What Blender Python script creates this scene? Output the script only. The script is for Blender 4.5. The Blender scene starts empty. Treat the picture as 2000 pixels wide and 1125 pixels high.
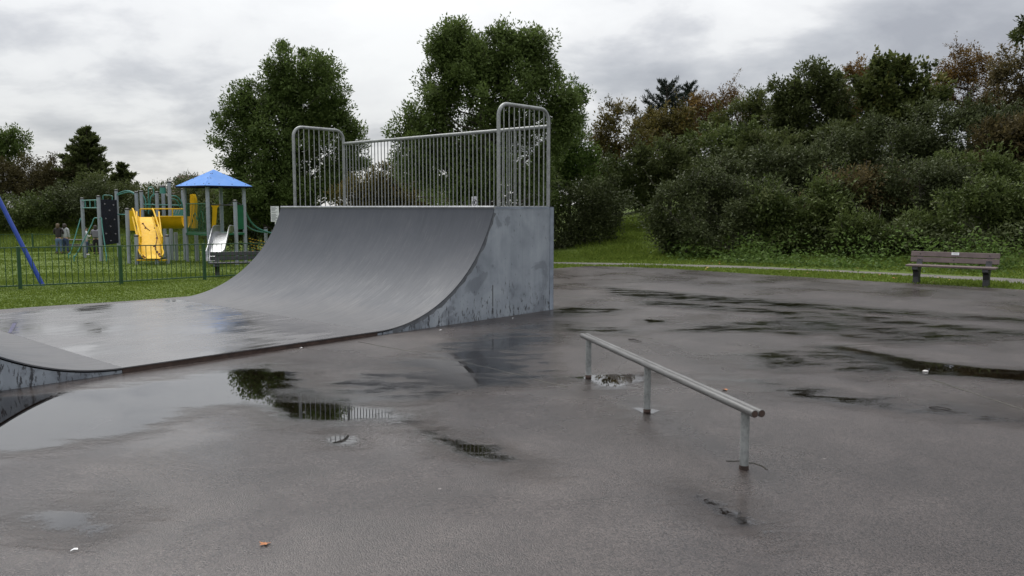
import bpy, math, random
import numpy as np
from mathutils import Vector, Matrix

random.seed(11)
rng = np.random.default_rng(11)
scene = bpy.context.scene
col = scene.collection
R = math.radians

# ------------------------------------------------------------------ camera
EYE = 1.75
FOC, PITCH = 1600.0, 0.0985
cam_d = bpy.data.cameras.new('camera')
cam_d.sensor_width = 36.0
cam_d.lens = 36.0 * FOC / 2000.0
cam_d.clip_start, cam_d.clip_end = 0.1, 3000.0
cam = bpy.data.objects.new('camera', cam_d)
cam.location = (0, 0, EYE)
cam.rotation_euler = (R(90) - PITCH, 0, 0)
col.objects.link(cam)
scene.camera = cam

# ------------------------------------------------------------------ sky, sun, exposure
SUN_AZ, SUN_EL = R(-30), R(60)          # azimuth from straight ahead (+Y), positive to the right
sun_dir = Vector((math.sin(SUN_AZ) * math.cos(SUN_EL), math.cos(SUN_AZ) * math.cos(SUN_EL), math.sin(SUN_EL)))
world = bpy.data.worlds.new('World')
scene.world = world
world.use_nodes = True
wn, wl = world.node_tree.nodes, world.node_tree.links
wn.clear()


def node(tree, kind, **kw):
    n = tree.nodes.new(kind)
    for k, v in kw.items():
        if k == 'inputs':
            for kk, vv in v.items():
                n.inputs[kk].default_value = vv
        else:
            setattr(n, k, v)
    return n


def math_node(tree, op, a, b=None, c=None, clamp=False):
    n = tree.nodes.new('ShaderNodeMath')
    n.operation = op
    n.use_clamp = clamp
    for i, v in enumerate((a, b, c)):
        if v is None:
            continue
        if isinstance(v, (int, float)):
            n.inputs[i].default_value = v
        else:
            tree.links.new(v, n.inputs[i])
    return n.outputs[0]


def build_world():
    t = world.node_tree
    out = node(t, 'ShaderNodeOutputWorld')
    bg = node(t, 'ShaderNodeBackground', inputs={'Strength': 0.1})
    sky = node(t, 'ShaderNodeTexSky', sky_type='NISHITA', sun_disc=False)
    sky.sun_elevation, sky.sun_rotation = SUN_EL, SUN_AZ
    tc = node(t, 'ShaderNodeTexCoord')
    sep = node(t, 'ShaderNodeSeparateXYZ')
    wl.new(tc.outputs['Generated'], sep.inputs[0])
    zc = math_node(t, 'MAXIMUM', sep.outputs[2], 0.0)
    den = math_node(t, 'ADD', zc, 0.30)
    px = math_node(t, 'DIVIDE', sep.outputs[0], den)
    py = math_node(t, 'DIVIDE', sep.outputs[1], den)
    comb = node(t, 'ShaderNodeCombineXYZ')
    wl.new(px, comb.inputs[0]); wl.new(py, comb.inputs[1])
    n1 = node(t, 'ShaderNodeTexNoise', inputs={'Scale': 0.95, 'Detail': 7.0, 'Roughness': 0.52, 'Distortion': 0.2})
    mp = node(t, 'ShaderNodeMapping')
    mp.inputs['Location'].default_value = (3.1, 1.7, 0.4)
    wl.new(comb.outputs[0], mp.inputs[0]); wl.new(mp.outputs[0], n1.inputs['Vector'])
    n2 = node(t, 'ShaderNodeTexNoise', inputs={'Scale': 3.0, 'Detail': 8.0, 'Roughness': 0.55, 'Distortion': 0.25})
    wl.new(mp.outputs[0], n2.inputs['Vector'])
    s = math_node(t, 'MULTIPLY_ADD', n2.outputs[0], 0.42, math_node(t, 'MULTIPLY', n1.outputs[0], 0.72))
    # thin cloud lets more of the hidden sun through: brighter towards it, wide lobe
    dot = node(t, 'ShaderNodeVectorMath', operation='DOT_PRODUCT')
    wl.new(tc.outputs['Generated'], dot.inputs[0])
    gl = Vector((math.sin(R(-9)) * math.cos(R(12)), math.cos(R(-9)) * math.cos(R(12)), math.sin(R(12))))
    dot.inputs[1].default_value = gl
    lobe = math_node(t, 'POWER', math_node(t, 'MAXIMUM', dot.outputs['Value'], 0.0), 26.0)
    s2 = math_node(t, 'MULTIPLY_ADD', lobe, 0.18, s)
    ramp = node(t, 'ShaderNodeValToRGB')
    wl.new(s2, ramp.inputs[0])
    e = ramp.color_ramp.elements
    e[0].position, e[0].color = 0.46, (0.415, 0.424, 0.460, 1)
    e[1].position, e[1].color = 0.76, (1.0, 1.0, 0.99, 1)
    for p, c in ((0.545, (0.55, 0.56, 0.59, 1)), (0.605, (0.69, 0.695, 0.715, 1)), (0.66, (0.90, 0.90, 0.90, 1))):
        m = e.new(p); m.color = c
    mul = node(t, 'ShaderNodeVectorMath', operation='SCALE')
    # an overcast sky grows brighter towards the zenith (CIE overcast law, softened)
    wl.new(math_node(t, 'MULTIPLY_ADD', math_node(t, 'POWER', zc, 1.5), 11.5, 4.5), mul.inputs['Scale'])
    wl.new(ramp.outputs[0], mul.inputs[0])
    mix = node(t, 'ShaderNodeMix', data_type='RGBA')
    mix.inputs[0].default_value = 0.93
    wl.new(sky.outputs[0], mix.inputs[6]); wl.new(mul.outputs[0], mix.inputs[7])
    wl.new(mix.outputs[2], bg.inputs[0])
    wl.new(bg.outputs[0], out.inputs[0])


build_world()
sun_d = bpy.data.lights.new('sun', 'SUN')
sun_d.energy, sun_d.angle, sun_d.color = 1.5, R(35), (1.0, 0.97, 0.92)
sun = bpy.data.objects.new('sun', sun_d)
sun.rotation_euler = (-sun_dir).to_track_quat('-Z', 'Y').to_euler()
sun.location = (0, 0, 30)
col.objects.link(sun)
vs = scene.view_settings
vs.view_transform, vs.look, vs.exposure, vs.gamma = 'Standard', 'None', 0.84, 1.0
vs.use_curve_mapping = False
scene.render.engine = 'CYCLES'
scene.cycles.max_bounces = 6
scene.cycles.diffuse_bounces = 5
scene.cycles.glossy_bounces = 3
scene.cycles.transmission_bounces = 4
scene.cycles.transparent_max_bounces = 8
scene.cycles.use_denoising = True

# ------------------------------------------------------------------ helpers
_c, _s = math.cos(PITCH), math.sin(PITCH)


def ray(px, py):
    u, v = px - 1000.0, py - 562.5
    return (u, FOC * _c - v * _s, -FOC * _s - v * _c)


def gp(px, py, z=0.0):                     # the point of height z seen along a sight line: used to survey the site
    r = ray(px, py); t = (z - EYE) / r[2]
    return (r[0] * t, r[1] * t)


def at(px, py, Y):
    r = ray(px, py); t = Y / r[1]
    return Vector((r[0] * t, Y, EYE + r[2] * t))


def sstep(a, b, x):
    t = np.clip((x - a) / (b - a), 0, 1)
    return t * t * (3 - 2 * t)


def terrain(x, y):
    x = np.asarray(x, float); y = np.asarray(y, float)
    left = sstep(1.0, -5.0, x)
    z = -0.0217 * np.clip(y - 11 - 2.0, 0, 60) * left - 0.0217 * 2 * left * sstep(13, 16, y)
    s = (x - 4.4) * 0.579 + (y - 29.3) * 0.816
    slope = np.clip(0.155 + 0.013 * (x - 4.5), 0.14, 0.33) * sstep(-1.5, 3.5, x)
    sp = np.where(s > -3, np.log1p(np.exp(np.clip(s, -20, 20) / 0.9)) * 0.9, 0)
    z = z + slope * 17 * (1 - np.exp(-sp / 17)) * (1 - 0.75 * sstep(60, 140, y))
    z = z + 2.6 * sstep(47, 60, y + 0.06 * (x + 25)) * sstep(-8, -16, x) * (1 - 0.7 * sstep(90, 160, y))
    far = sstep(9, 25, np.hypot(x, y - 8))
    z = z + far * 0.05 * (np.sin(x * 0.7 + 1.3) * np.sin(y * 0.55) + 0.5 * np.sin(x * 1.9) * np.sin(y * 1.6 + 2))*sstep(24,32,y)
    return z - 0.012


def tz(x, y):
    return float(terrain(x, y))


class MB:
    """collects vertices and faces of one mesh"""
    def __init__(s):
        s.v, s.f = [], []

    def add(s, vs_, fs):
        o = len(s.v)
        s.v += [tuple(p) for p in vs_]
        s.f += [tuple(i + o for i in f) for f in fs]
        return s

    def box(s, c, d, m=None, bev=0.0):
        x, y, z = d[0] / 2, d[1] / 2, d[2] / 2
        if bev > 0:
            b = bev
            vs_, fs = [], []
            prof = [(x - b, y), (x, y - b), (x, -y + b), (x - b, -y), (-x + b, -y), (-x, -y + b), (-x, y - b), (-x + b, y)]
            prof_i = [((abs(px) - b) * (1 if px > 0 else -1), (abs(py) - b) * (1 if py > 0 else -1)) for px, py in prof]
            for zz, pr in ((-z, prof_i), (-z + b, prof), (z - b, prof), (z, prof_i)):
                vs_ += [(px, py, zz) for px, py in pr]
            n = 8
            for k in range(3):
                for i in range(n):
                    j = (i + 1) % n
                    fs.append((k * n + j, k * n + i, (k + 1) * n + i, (k + 1) * n + j))
            fs.append(tuple(range(n)))
            fs.append(tuple(reversed(range(3 * n, 4 * n))))
        else:
            vs_ = [(-x, -y, -z), (x, -y, -z), (x, y, -z), (-x, y, -z), (-x, -y, z), (x, -y, z), (x, y, z), (-x, y, z)]
            fs = [(3, 2, 1, 0), (4, 5, 6, 7), (0, 1, 5, 4), (1, 2, 6, 5), (2, 3, 7, 6), (3, 0, 4, 7)]
        M = m if m is not None else Matrix.Identity(3)
        c = Vector(c)
        return s.add([M @ Vector(p) + c for p in vs_], fs)

    def tube(s, pts, r, n=8, cap=True):
        pts = [Vector(p) for p in pts]
        rs = r if isinstance(r, (list, tuple)) else [r] * len(pts)
        vs_, fs = [], []
        t0 = (pts[1] - pts[0]).normalized()
        up = Vector((0, 0, 1)) if abs(t0.z) < 0.9 else Vector((1, 0, 0))
        a = t0.cross(up).normalized()
        for i, p in enumerate(pts):
            t = (pts[min(i + 1, len(pts) - 1)] - pts[max(i - 1, 0)]).normalized()
            a = (a - t * a.dot(t)).normalized()
            b = t.cross(a)
            for k in range(n):
                w = 2 * math.pi * k / n
                vs_.append(p + (a * math.cos(w) + b * math.sin(w)) * rs[i])
        for i in range(len(pts) - 1):
            for k in range(n):
                j = (k + 1) % n
                fs.append((i * n + k, i * n + j, (i + 1) * n + j, (i + 1) * n + k))
        if cap:
            fs.append(tuple(reversed(range(n))))
            fs.append(tuple(range((len(pts) - 1) * n, len(pts) * n)))
        return s.add(vs_, fs)

    def prism(s, poly, axis, a, b):
        """poly of 2D points extruded along axis from a to b; axis 'y': (x,z); 'z': (x,y); 'x': (y,z)"""
        def p3(p, w):
            return {'y': (p[0], w, p[1]), 'z': (p[0], p[1], w), 'x': (w, p[0], p[1])}[axis]
        n = len(poly)
        vs_ = [p3(p, a) for p in poly] + [p3(p, b) for p in poly]
        fs = [tuple(reversed(range(n))), tuple(range(n, 2 * n))]
        fs += [(i, (i + 1) % n, n + (i + 1) % n, n + i) for i in range(n)]
        return s.add(vs_, fs)

    def sheet(s, rows):
        m = len(rows[0])
        vs_ = [p for r_ in rows for p in r_]
        fs = [(i * m + k, i * m + k + 1, (i + 1) * m + k + 1, (i + 1) * m + k) for i in range(len(rows) - 1) for k in range(m - 1)]
        return s.add(vs_, fs)

    def mesh(s, name, smooth=False, recalc=True):
        me = bpy.data.meshes.new(name)
        me.from_pydata(s.v, [], s.f)
        if recalc:
            import bmesh
            bm = bmesh.new(); bm.from_mesh(me)
            bmesh.ops.recalc_face_normals(bm, faces=bm.faces)
            bm.to_mesh(me); bm.free()
        if smooth:
            me.polygons.foreach_set('use_smooth', [True] * len(me.polygons))
            try:
                me.set_sharp_from_angle(angle=R(38))
            except Exception:
                pass
        me.update()
        return me

    def build(s, name, mat, parent=None, smooth=False):
        return link(name, s.mesh(name, smooth), mat, parent)


def link(name, me, mat=None, parent=None, loc=None):
    o = bpy.data.objects.new(name, me)
    if mat is not None and len(me.materials) == 0:
        me.materials.append(mat)
    col.objects.link(o)
    if parent is not None:
        o.parent = parent
    if loc is not None:
        o.location = loc
    return o


def thing(name, label, cat, loc=(0, 0, 0), rz=0.0, group=None):
    o = bpy.data.objects.new(name, None)
    o.empty_display_size = 0.2
    o.location, o.rotation_euler = loc, (0, 0, rz)
    col.objects.link(o)
    return tag(o, label, cat, group)


def tag(o, label, cat, group=None):
    o['label'], o['category'] = label, cat
    if group:
        o['group'] = group
    return o


def copy_child(o, parent, loc=None):
    c = o.copy(); col.objects.link(c); c.parent = parent
    if loc is not None:
        c.location = loc
    return c


# ------------------------------------------------------------------ materials
def new_mat(name):
    m = bpy.data.materials.new(name)
    m.use_nodes = True
    t = m.node_tree
    t.nodes.clear()
    out = node(t, 'ShaderNodeOutputMaterial')
    b = node(t, 'ShaderNodeBsdfPrincipled')
    t.links.new(b.outputs[0], out.inputs[0])
    return m, t, b, out


def ramp_node(t, fac, stops):
    r = node(t, 'ShaderNodeValToRGB')
    e = r.color_ramp.elements
    e[0].position, e[1].position = stops[0][0], stops[-1][0]
    e[0].color, e[1].color = (*stops[0][1], 1), (*stops[-1][1], 1)
    for p, c in stops[1:-1]:
        k = e.new(p); k.color = (*c, 1)
    t.links.new(fac, r.inputs[0])
    return r.outputs[0]


def obj_coord(t, scale=(1, 1, 1), which='Object'):
    tc = node(t, 'ShaderNodeTexCoord')
    mp = node(t, 'ShaderNodeMapping')
    mp.inputs['Scale'].default_value = scale
    t.links.new(tc.outputs[which], mp.inputs[0])
    return mp.outputs[0]


def world_coord(t, scale=(1, 1, 1)):
    g = node(t, 'ShaderNodeNewGeometry')
    mp = node(t, 'ShaderNodeMapping')
    mp.inputs['Scale'].default_value = scale
    t.links.new(g.outputs['Position'], mp.inputs[0])
    return mp.outputs[0]


def noise(t, vec, scale, detail=5.0, rough=0.55, dist=0.0):
    n = node(t, 'ShaderNodeTexNoise', inputs={'Scale': scale, 'Detail': detail, 'Roughness': rough, 'Distortion': dist})
    t.links.new(vec, n.inputs['Vector'])
    return n.outputs[0]


def map_range(t, v, a, b, c=0.0, d=1.0, smooth=False):
    n = node(t, 'ShaderNodeMapRange', inputs={1: a, 2: b, 3: c, 4: d})
    if smooth:
        n.interpolation_type = 'SMOOTHSTEP'
    t.links.new(v, n.inputs[0])
    return n.outputs[0]


def mixc(t, fac, a, b):
    n = node(t, 'ShaderNodeMix', data_type='RGBA')
    for i, v in ((0, fac), (6, a), (7, b)):
        if isinstance(v, (int, float)):
            n.inputs[i].default_value = v
        elif isinstance(v, tuple):
            n.inputs[i].default_value = (*v, 1) if len(v) == 3 else v
        else:
            t.links.new(v, n.inputs[i])
    return n.outputs[2]


def bump(t, b, h, strength, dist):
    n = node(t, 'ShaderNodeBump', inputs={'Strength': strength, 'Distance': dist})
    t.links.new(h, n.inputs['Height'])
    t.links.new(n.outputs[0], b.inputs['Normal'])
    return n


def simple(name, c, rough=0.5, metal=0.0, var=0.12, scale=6.0, spec=0.5, bmp=0.0, which='Object'):
    m, t, b, _ = new_mat(name)
    v = obj_coord(t, which=which)
    n = noise(t, v, scale, 6.0, 0.6)
    lo = tuple(x * (1 - var) for x in c); hi = tuple(min(1, x * (1 + var)) for x in c)
    t.links.new(ramp_node(t, n, [(0.3, lo), (0.7, hi)]), b.inputs['Base Color'])
    t.links.new(map_range(t, noise(t, v, scale * 2.3, 4), 0.3, 0.7, rough * 0.85, min(1, rough * 1.15)), b.inputs['Roughness'])
    b.inputs['Metallic'].default_value = metal
    b.inputs['Specular IOR Level'].default_value = spec
    if bmp:
        bump(t, b, noise(t, v, scale * 8, 4), bmp, 0.004)
    return m


def leaf_mat(name, dark, light, accent=None, rough=0.56, trans=0.42):
    m, t, b, out = new_mat(name)
    a = node(t, 'ShaderNodeAttribute', attribute_name='tint')
    stops = [(0.0, dark), (0.62, light)]
    if accent:
        stops += [(0.86, light), (1.0, accent)]
    else:
        stops += [(1.0, tuple(x * 1.5 for x in light))]
    c = ramp_node(t, a.outputs['Fac'], stops)
    t.links.new(c, b.inputs['Base Color'])
    b.inputs['Roughness'].default_value = rough
    b.inputs['Specular IOR Level'].default_value = 0.16
    tr = node(t, 'ShaderNodeBsdfTranslucent')
    t.links.new(c, tr.inputs[0])
    mx = node(t, 'ShaderNodeMixShader', inputs={0: trans})
    t.links.new(b.outputs[0], mx.inputs[1]); t.links.new(tr.outputs[0], mx.inputs[2])
    t.links.new(mx.outputs[0], out.inputs[0])
    return m


def make_tarmac():
    m, t, b, _ = new_mat('wet_tarmac')
    v = world_coord(t)
    big = noise(t, v, 0.33, 4, 0.55)
    mid = noise(t, v, 1.6, 6, 0.62, 0.4)
    fine = noise(t, v, 95, 3, 0.6)
    agg = node(t, 'ShaderNodeTexVoronoi', inputs={'Scale': 125.0, 'Randomness': 1.0})
    t.links.new(v, agg.inputs['Vector'])
    base = ramp_node(t, math_node(t, 'MULTIPLY_ADD', mid, 0.5, math_node(t, 'MULTIPLY', big, 0.5)),
                     [(0.36, (0.028, 0.023, 0.021)), (0.52, (0.044, 0.036, 0.033)), (0.66, (0.068, 0.057, 0.052))])
    stone = node(t, 'ShaderNodeSeparateColor')
    t.links.new(agg.outputs['Color'], stone.inputs[0])
    k = map_range(t, stone.outputs[0], 0.0, 1.0, 0.35, 1.8)
    mul = node(t, 'ShaderNodeMix', data_type='RGBA', blend_type='MULTIPLY')
    mul.inputs[0].default_value = 1.0
    t.links.new(base, mul.inputs[6])
    kk = node(t, 'ShaderNodeCombineColor')
    for i in range(3):
        t.links.new(k, kk.inputs[i])
    t.links.new(kk.outputs[0], mul.inputs[7])
    # trodden-in pale specks
    sp = node(t, 'ShaderNodeTexVoronoi', inputs={'Scale': 3.0, 'Randomness': 1.0})
    t.links.new(v, sp.inputs['Vector'])
    sepc = node(t, 'ShaderNodeSeparateColor'); t.links.new(sp.outputs['Color'], sepc.inputs[0])
    rad = map_range(t, sepc.outputs[1], 0.0, 1.0, 0.0, 0.06)
    dsc = math_node(t, 'ADD', sp.outputs['Distance'], math_node(t, 'MULTIPLY', noise(t, v, 30, 3), 0.04))
    spot = math_node(t, 'LESS_THAN', dsc, rad)
    colr = mixc(t, math_node(t, 'MULTIPLY', spot, 0.65), mul.outputs[2], (0.30, 0.28, 0.26))
    t.links.new(colr, b.inputs['Base Color'])
    wet = noise(t, v, 0.50, 5, 0.6, 0.5)
    # the low ground beside the slab stays wettest: a film of water there, drier further out
    off = node(t, 'ShaderNodeVectorMath', operation='SUBTRACT'); t.links.new(v, off.inputs[0])
    off.inputs[1].default_value = (-2.6, 7.2, 0)
    scl = node(t, 'ShaderNodeVectorMath', operation='MULTIPLY'); t.links.new(off.outputs[0], scl.inputs[0])
    scl.inputs[1].default_value = (0.30, 0.34, 0)
    ln = node(t, 'ShaderNodeVectorMath', operation='LENGTH'); t.links.new(scl.outputs[0], ln.inputs[0])
    low = map_range(t, ln.outputs['Value'], 0.3, 1.25, -0.20, 0.05, True)
    wetness = math_node(t, 'ADD', wet, low)
    t.links.new(map_range(t, wetness, 0.28, 0.62, 0.12, 0.38), b.inputs['Roughness'])
    b.inputs['IOR'].default_value = 1.5
    b.inputs['Specular IOR Level'].default_value = 0.55
    dome = math_node(t, 'SUBTRACT', 1.0, agg.outputs['Distance'])
    h = math_node(t, 'MULTIPLY_ADD', fine, 0.6, dome)
    bn = bump(t, b, h, 0.6, 0.004)
    t.links.new(map_range(t, wetness, 0.22, 0.55, 0.10, 0.50), bn.inputs['Strength'])     # the film of water drowns the stones
    return m


def make_water():
    m, t, b, out = new_mat('puddle_water')
    t.nodes.remove(b)
    a = node(t, 'ShaderNodeAttribute', attribute_name='depth')
    v = world_coord(t)
    agg = node(t, 'ShaderNodeTexVoronoi', inputs={'Scale': 70.0})
    t.links.new(v, agg.inputs['Vector'])
    n1 = noise(t, world_coord(t, (0.75, 1.8, 1.0)), 2.0, 7, 0.66, 0.5)
    n2 = noise(t, v, 34, 3, 0.6)
    d = math_node(t, 'ADD', a.outputs['Fac'], math_node(t, 'MULTIPLY', math_node(t, 'SUBTRACT', n1, 0.5), 3.2))
    d = math_node(t, 'ADD', d, math_node(t, 'MULTIPLY', math_node(t, 'SUBTRACT', n2, 0.5), 0.8))
    d = math_node(t, 'ADD', d, math_node(t, 'MULTIPLY', math_node(t, 'SUBTRACT', agg.outputs['Distance'], 0.45), 0.5))
    mask = map_range(t, d, 0.06, 0.50, 0, 1, True)
    margin = map_range(t, d, -1.0, 0.15, 0, 0.7, True)
    clear = node(t, 'ShaderNodeBsdfTransparent')
    film = node(t, 'ShaderNodeBsdfTransparent')
    film.inputs[0].default_value = (0.50, 0.45, 0.40, 1)
    gl = node(t, 'ShaderNodeBsdfGlossy')
    t.links.new(map_range(t, d, 0.15, 0.80, 0.26, 0.012), gl.inputs['Roughness'])
    gl.inputs[0].default_value = (0.97, 0.98, 1, 1)
    fr = node(t, 'ShaderNodeFresnel', inputs={'IOR': 1.8})
    wmix = node(t, 'ShaderNodeMixShader')
    t.links.new(fr.outputs[0], wmix.inputs[0])
    t.links.new(film.outputs[0], wmix.inputs[1]); t.links.new(gl.outputs[0], wmix.inputs[2])
    damp_f = node(t, 'ShaderNodeBsdfTransparent'); damp_f.inputs[0].default_value = (0.74, 0.70, 0.67, 1)
    damp_g = node(t, 'ShaderNodeBsdfGlossy', inputs={'Roughness': 0.24})
    damp_r = node(t, 'ShaderNodeFresnel', inputs={'IOR': 1.45})
    damp = node(t, 'ShaderNodeMixShader')
    t.links.new(damp_r.outputs[0], damp.inputs[0]); t.links.new(damp_f.outputs[0], damp.inputs[1]); t.links.new(damp_g.outputs[0], damp.inputs[2])
    edge = node(t, 'ShaderNodeMixShader')
    t.links.new(margin, edge.inputs[0]); t.links.new(clear.outputs[0], edge.inputs[1]); t.links.new(damp.outputs[0], edge.inputs[2])
    mx = node(t, 'ShaderNodeMixShader')
    t.links.new(mask, mx.inputs[0]); t.links.new(edge.outputs[0], mx.inputs[1]); t.links.new(wmix.outputs[0], mx.inputs[2])
    t.links.new(mx.outputs[0], out.inputs[0])
    return m


def make_grass_ground():
    m, t, b, _ = new_mat('grass_ground')
    v = world_coord(t)
    n = noise(t, v, 0.8, 7, 0.62)
    f = noise(t, v, 26, 4, 0.7)
    s = math_node(t, 'MULTIPLY_ADD', f, 0.5, math_node(t, 'MULTIPLY', n, 0.5))
    c = ramp_node(t, s, [(0.32, (0.040, 0.064, 0.010)), (0.5, (0.084, 0.122, 0.020)), (0.66, (0.125, 0.158, 0.034)), (0.8, (0.17, 0.165, 0.055))])
    t.links.new(c, b.inputs['Base Color'])
    b.inputs['Roughness'].default_value = 0.75
    b.inputs['Specular IOR Level'].default_value = 0.1
    bump(t, b, f, 0.9, 0.03)
    return m


def make_ramp_paint():
    """weathered grey-blue painted sheet: streaks down the fall line, scuffs"""
    m, t, b, _ = new_mat('ramp_surface_paint')
    v = obj_coord(t)
    st = obj_coord(t, (0.5, 6.0, 0.5))
    n = noise(t, v, 1.1, 6, 0.6, 0.4)
    s = noise(t, st, 2.2, 7, 0.7)
    k = math_node(t, 'MULTIPLY_ADD', s, 0.35, math_node(t, 'MULTIPLY', n, 0.65))
    c = ramp_node(t, k, [(0.30, (0.042, 0.048, 0.058)), (0.5, (0.053, 0.059, 0.070)), (0.72, (0.070, 0.075, 0.085))])
    # wheel scuffs: thin pale scratches running up and down the curve, thickest low down
    sc = noise(t, obj_coord(t, (0.9, 26.0, 0.9)), 3.4, 6, 0.75, 0.6)
    patchy = noise(t, v, 1.7, 4, 0.6)
    zz = node(t, 'ShaderNodeSeparateXYZ'); t.links.new(v, zz.inputs[0])
    lowz = map_range(t, zz.outputs[2], 0.05, 1.0, 0.10, 0.0)
    scm = map_range(t, math_node(t, 'ADD', math_node(t, 'MULTIPLY_ADD', patchy, 0.35, sc), lowz), 0.74, 0.90)
    c = mixc(t, math_node(t, 'MULTIPLY', scm, 0.5), c, (0.15, 0.152, 0.155))
    silt = map_range(t, math_node(t, 'MULTIPLY_ADD', patchy, -0.35, zz.outputs[2]), -0.14, 0.16, 0.55, 0.0, True)
    c = mixc(t, silt, c, (0.100, 0.097, 0.096))
    t.links.new(c, b.inputs['Base Color'])
    t.links.new(map_range(t, noise(t, st, 3.0, 6, 0.65), 0.3, 0.7, 0.46, 0.60), b.inputs['Roughness'])
    b.inputs['Specular IOR Level'].default_value = 0.35
    bump(t, b, noise(t, st, 6, 6, 0.7), 0.05, 0.004)
    return m


def make_slab_paint():
    m, t, b, _ = new_mat('flat_slab_paint')
    v = obj_coord(t)
    st = obj_coord(t, (0.6, 3.0, 1.0))
    n = noise(t, v, 0.9, 6, 0.6, 0.5)
    s = noise(t, st, 2.6, 7, 0.65)
    k = math_node(t, 'MULTIPLY_ADD', s, 0.5, math_node(t, 'MULTIPLY', n, 0.5))
    c = ramp_node(t, k, [(0.32, (0.062, 0.060, 0.062)), (0.5, (0.095, 0.092, 0.094)), (0.7, (0.135, 0.132, 0.133))])
    t.links.new(c, b.inputs['Base Color'])
    w = math_node(t, 'MULTIPLY_ADD', noise(t, v, 0.75, 4, 0.5, 0.3), 0.6, math_node(t, 'MULTIPLY', s, 0.4))
    t.links.new(ramp_node(t, w, [(0.40, (0.04,) * 3), (0.50, (0.20,) * 3), (0.62, (0.36,) * 3)]), b.inputs['Roughness'])
    b.inputs['Specular IOR Level'].default_value = 0.7
    bump(t, b, s, 0.05, 0.004)
    return m


def make_side_paint():
    """flaking blue-grey paint over dark ply: chips, drips, patched-over marks"""
    m, t, b, _ = new_mat('side_panel_paint')
    v = obj_coord(t)
    drip = obj_coord(t, (7.0, 7.0, 0.7))
    n = noise(t, v, 1.4, 6, 0.6, 0.3)
    base = ramp_node(t, math_node(t, 'MULTIPLY_ADD', noise(t, drip, 1.0, 6, 0.6), 0.28, math_node(t, 'MULTIPLY', n, 0.72)),
                     [(0.32, (0.140, 0.160, 0.185)), (0.5, (0.235, 0.262, 0.292)), (0.66, (0.320, 0.350, 0.380))])
    # painted-over patches
    pat = map_range(t, noise(t, obj_coord(t, (1, 1, 1.0)), 2.4, 5, 0.55, 0.6), 0.585, 0.64)
    c1 = mixc(t, math_node(t, 'MULTIPLY', pat, 0.55), base, (0.115, 0.128, 0.150))
    chip_v = obj_coord(t, (9.0, 9.0, 2.6))
    ch = noise(t, chip_v, 2.2, 7, 0.75, 0.3)
    sx = node(t, 'ShaderNodeSeparateXYZ'); tc = node(t, 'ShaderNodeTexCoord')
    t.links.new(tc.outputs['Object'], sx.inputs[0])
    low = map_range(t, sx.outputs[2], 0.0, 0.75, 0.10, 0.0)
    edge = map_range(t, math_node(t, 'ADD', ch, low), 0.625, 0.67)
    c2 = mixc(t, edge, c1, (0.035, 0.037, 0.042))
    t.links.new(c2, b.inputs['Base Color'])
    b.inputs['Roughness'].default_value = 0.5
    bump(t, b, math_node(t, 'SUBTRACT', 1.0, edge), 0.35, 0.003)
    return m


def make_galv():
    m, t, b, _ = new_mat('galvanised_steel')
    v = obj_coord(t)
    n = noise(t, v, 9, 6, 0.65)
    vo = node(t, 'ShaderNodeTexVoronoi', inputs={'Scale': 45.0}); t.links.new(v, vo.inputs['Vector'])
    k = math_node(t, 'MULTIPLY_ADD', vo.outputs['Distance'], 0.25, math_node(t, 'MULTIPLY', n, 0.85))
    c = ramp_node(t, k, [(0.32, (0.15, 0.158, 0.152)), (0.52, (0.26, 0.272, 0.265)), (0.75, (0.35, 0.362, 0.355))])
    t.links.new(c, b.inputs['Base Color'])
    b.inputs['Metallic'].default_value = 0.35
    t.links.new(map_range(t, n, 0.3, 0.7, 0.38, 0.58), b.inputs['Roughness'])
    return m


def make_rail_steel():
    m, t, b, _ = new_mat('worn_rail_steel')
    st = obj_coord(t, (1.2, 14, 14))
    n = noise(t, st, 3, 6, 0.7)
    c = ramp_node(t, n, [(0.32, (0.075, 0.072, 0.068)), (0.6, (0.150, 0.150, 0.147))])
    t.links.new(c, b.inputs['Base Color'])
    b.inputs['Metallic'].default_value = 0.3
    t.links.new(map_range(t, n, 0.3, 0.7, 0.36, 0.55), b.inputs['Roughness'])
    return m


def make_bark():
    m, t, b, _ = new_mat('bark')
    v = obj_coord(t, (6, 6, 1.2))
    n = noise(t, v, 3, 6, 0.7)
    t.links.new(ramp_node(t, n, [(0.3, (0.028, 0.023, 0.018)), (0.7, (0.085, 0.075, 0.062))]), b.inputs['Base Color'])
    b.inputs['Roughness'].default_value = 0.9
    bump(t, b, n, 0.8, 0.02)
    return m


TARMAC, WATER, GRASSG = make_tarmac(), make_water(), make_grass_ground()
RAMP, SLAB, SIDE, GALV, RAILS, BARK = make_ramp_paint(), make_slab_paint(), make_side_paint(), make_galv(), make_rail_steel(), make_bark()
TRIM = simple('trim_paint', (0.20, 0.23, 0.27), 0.5, var=0.25, scale=5)
RUST = simple('rusty_steel', (0.055, 0.034, 0.026), 0.8, var=0.5, scale=9)
COPE = simple('coping_steel', (0.30, 0.31, 0.32), 0.35, metal=0.5, var=0.2)
DARKU = simple('dark_plywood', (0.04, 0.038, 0.036), 0.8)
PLANK = simple('brown_recycled_plank', (0.120, 0.088, 0.082), 0.55, var=0.22, scale=4, bmp=0.15)
BLACKP = simple('charcoal_recycled_plastic', (0.022, 0.022, 0.024), 0.55, var=0.3, scale=7)
BOLT = simple('bolt_black', (0.01, 0.01, 0.01), 0.5)
WHITE = simple('white_enamel', (0.72, 0.73, 0.74), 0.45, var=0.06)
INK = simple('black_print', (0.02, 0.02, 0.022), 0.6)
GREYINK = simple('grey_print', (0.16, 0.17, 0.18), 0.6)
GREENF = simple('green_fence_paint', (0.020, 0.066, 0.026), 0.42, var=0.25)
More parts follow.
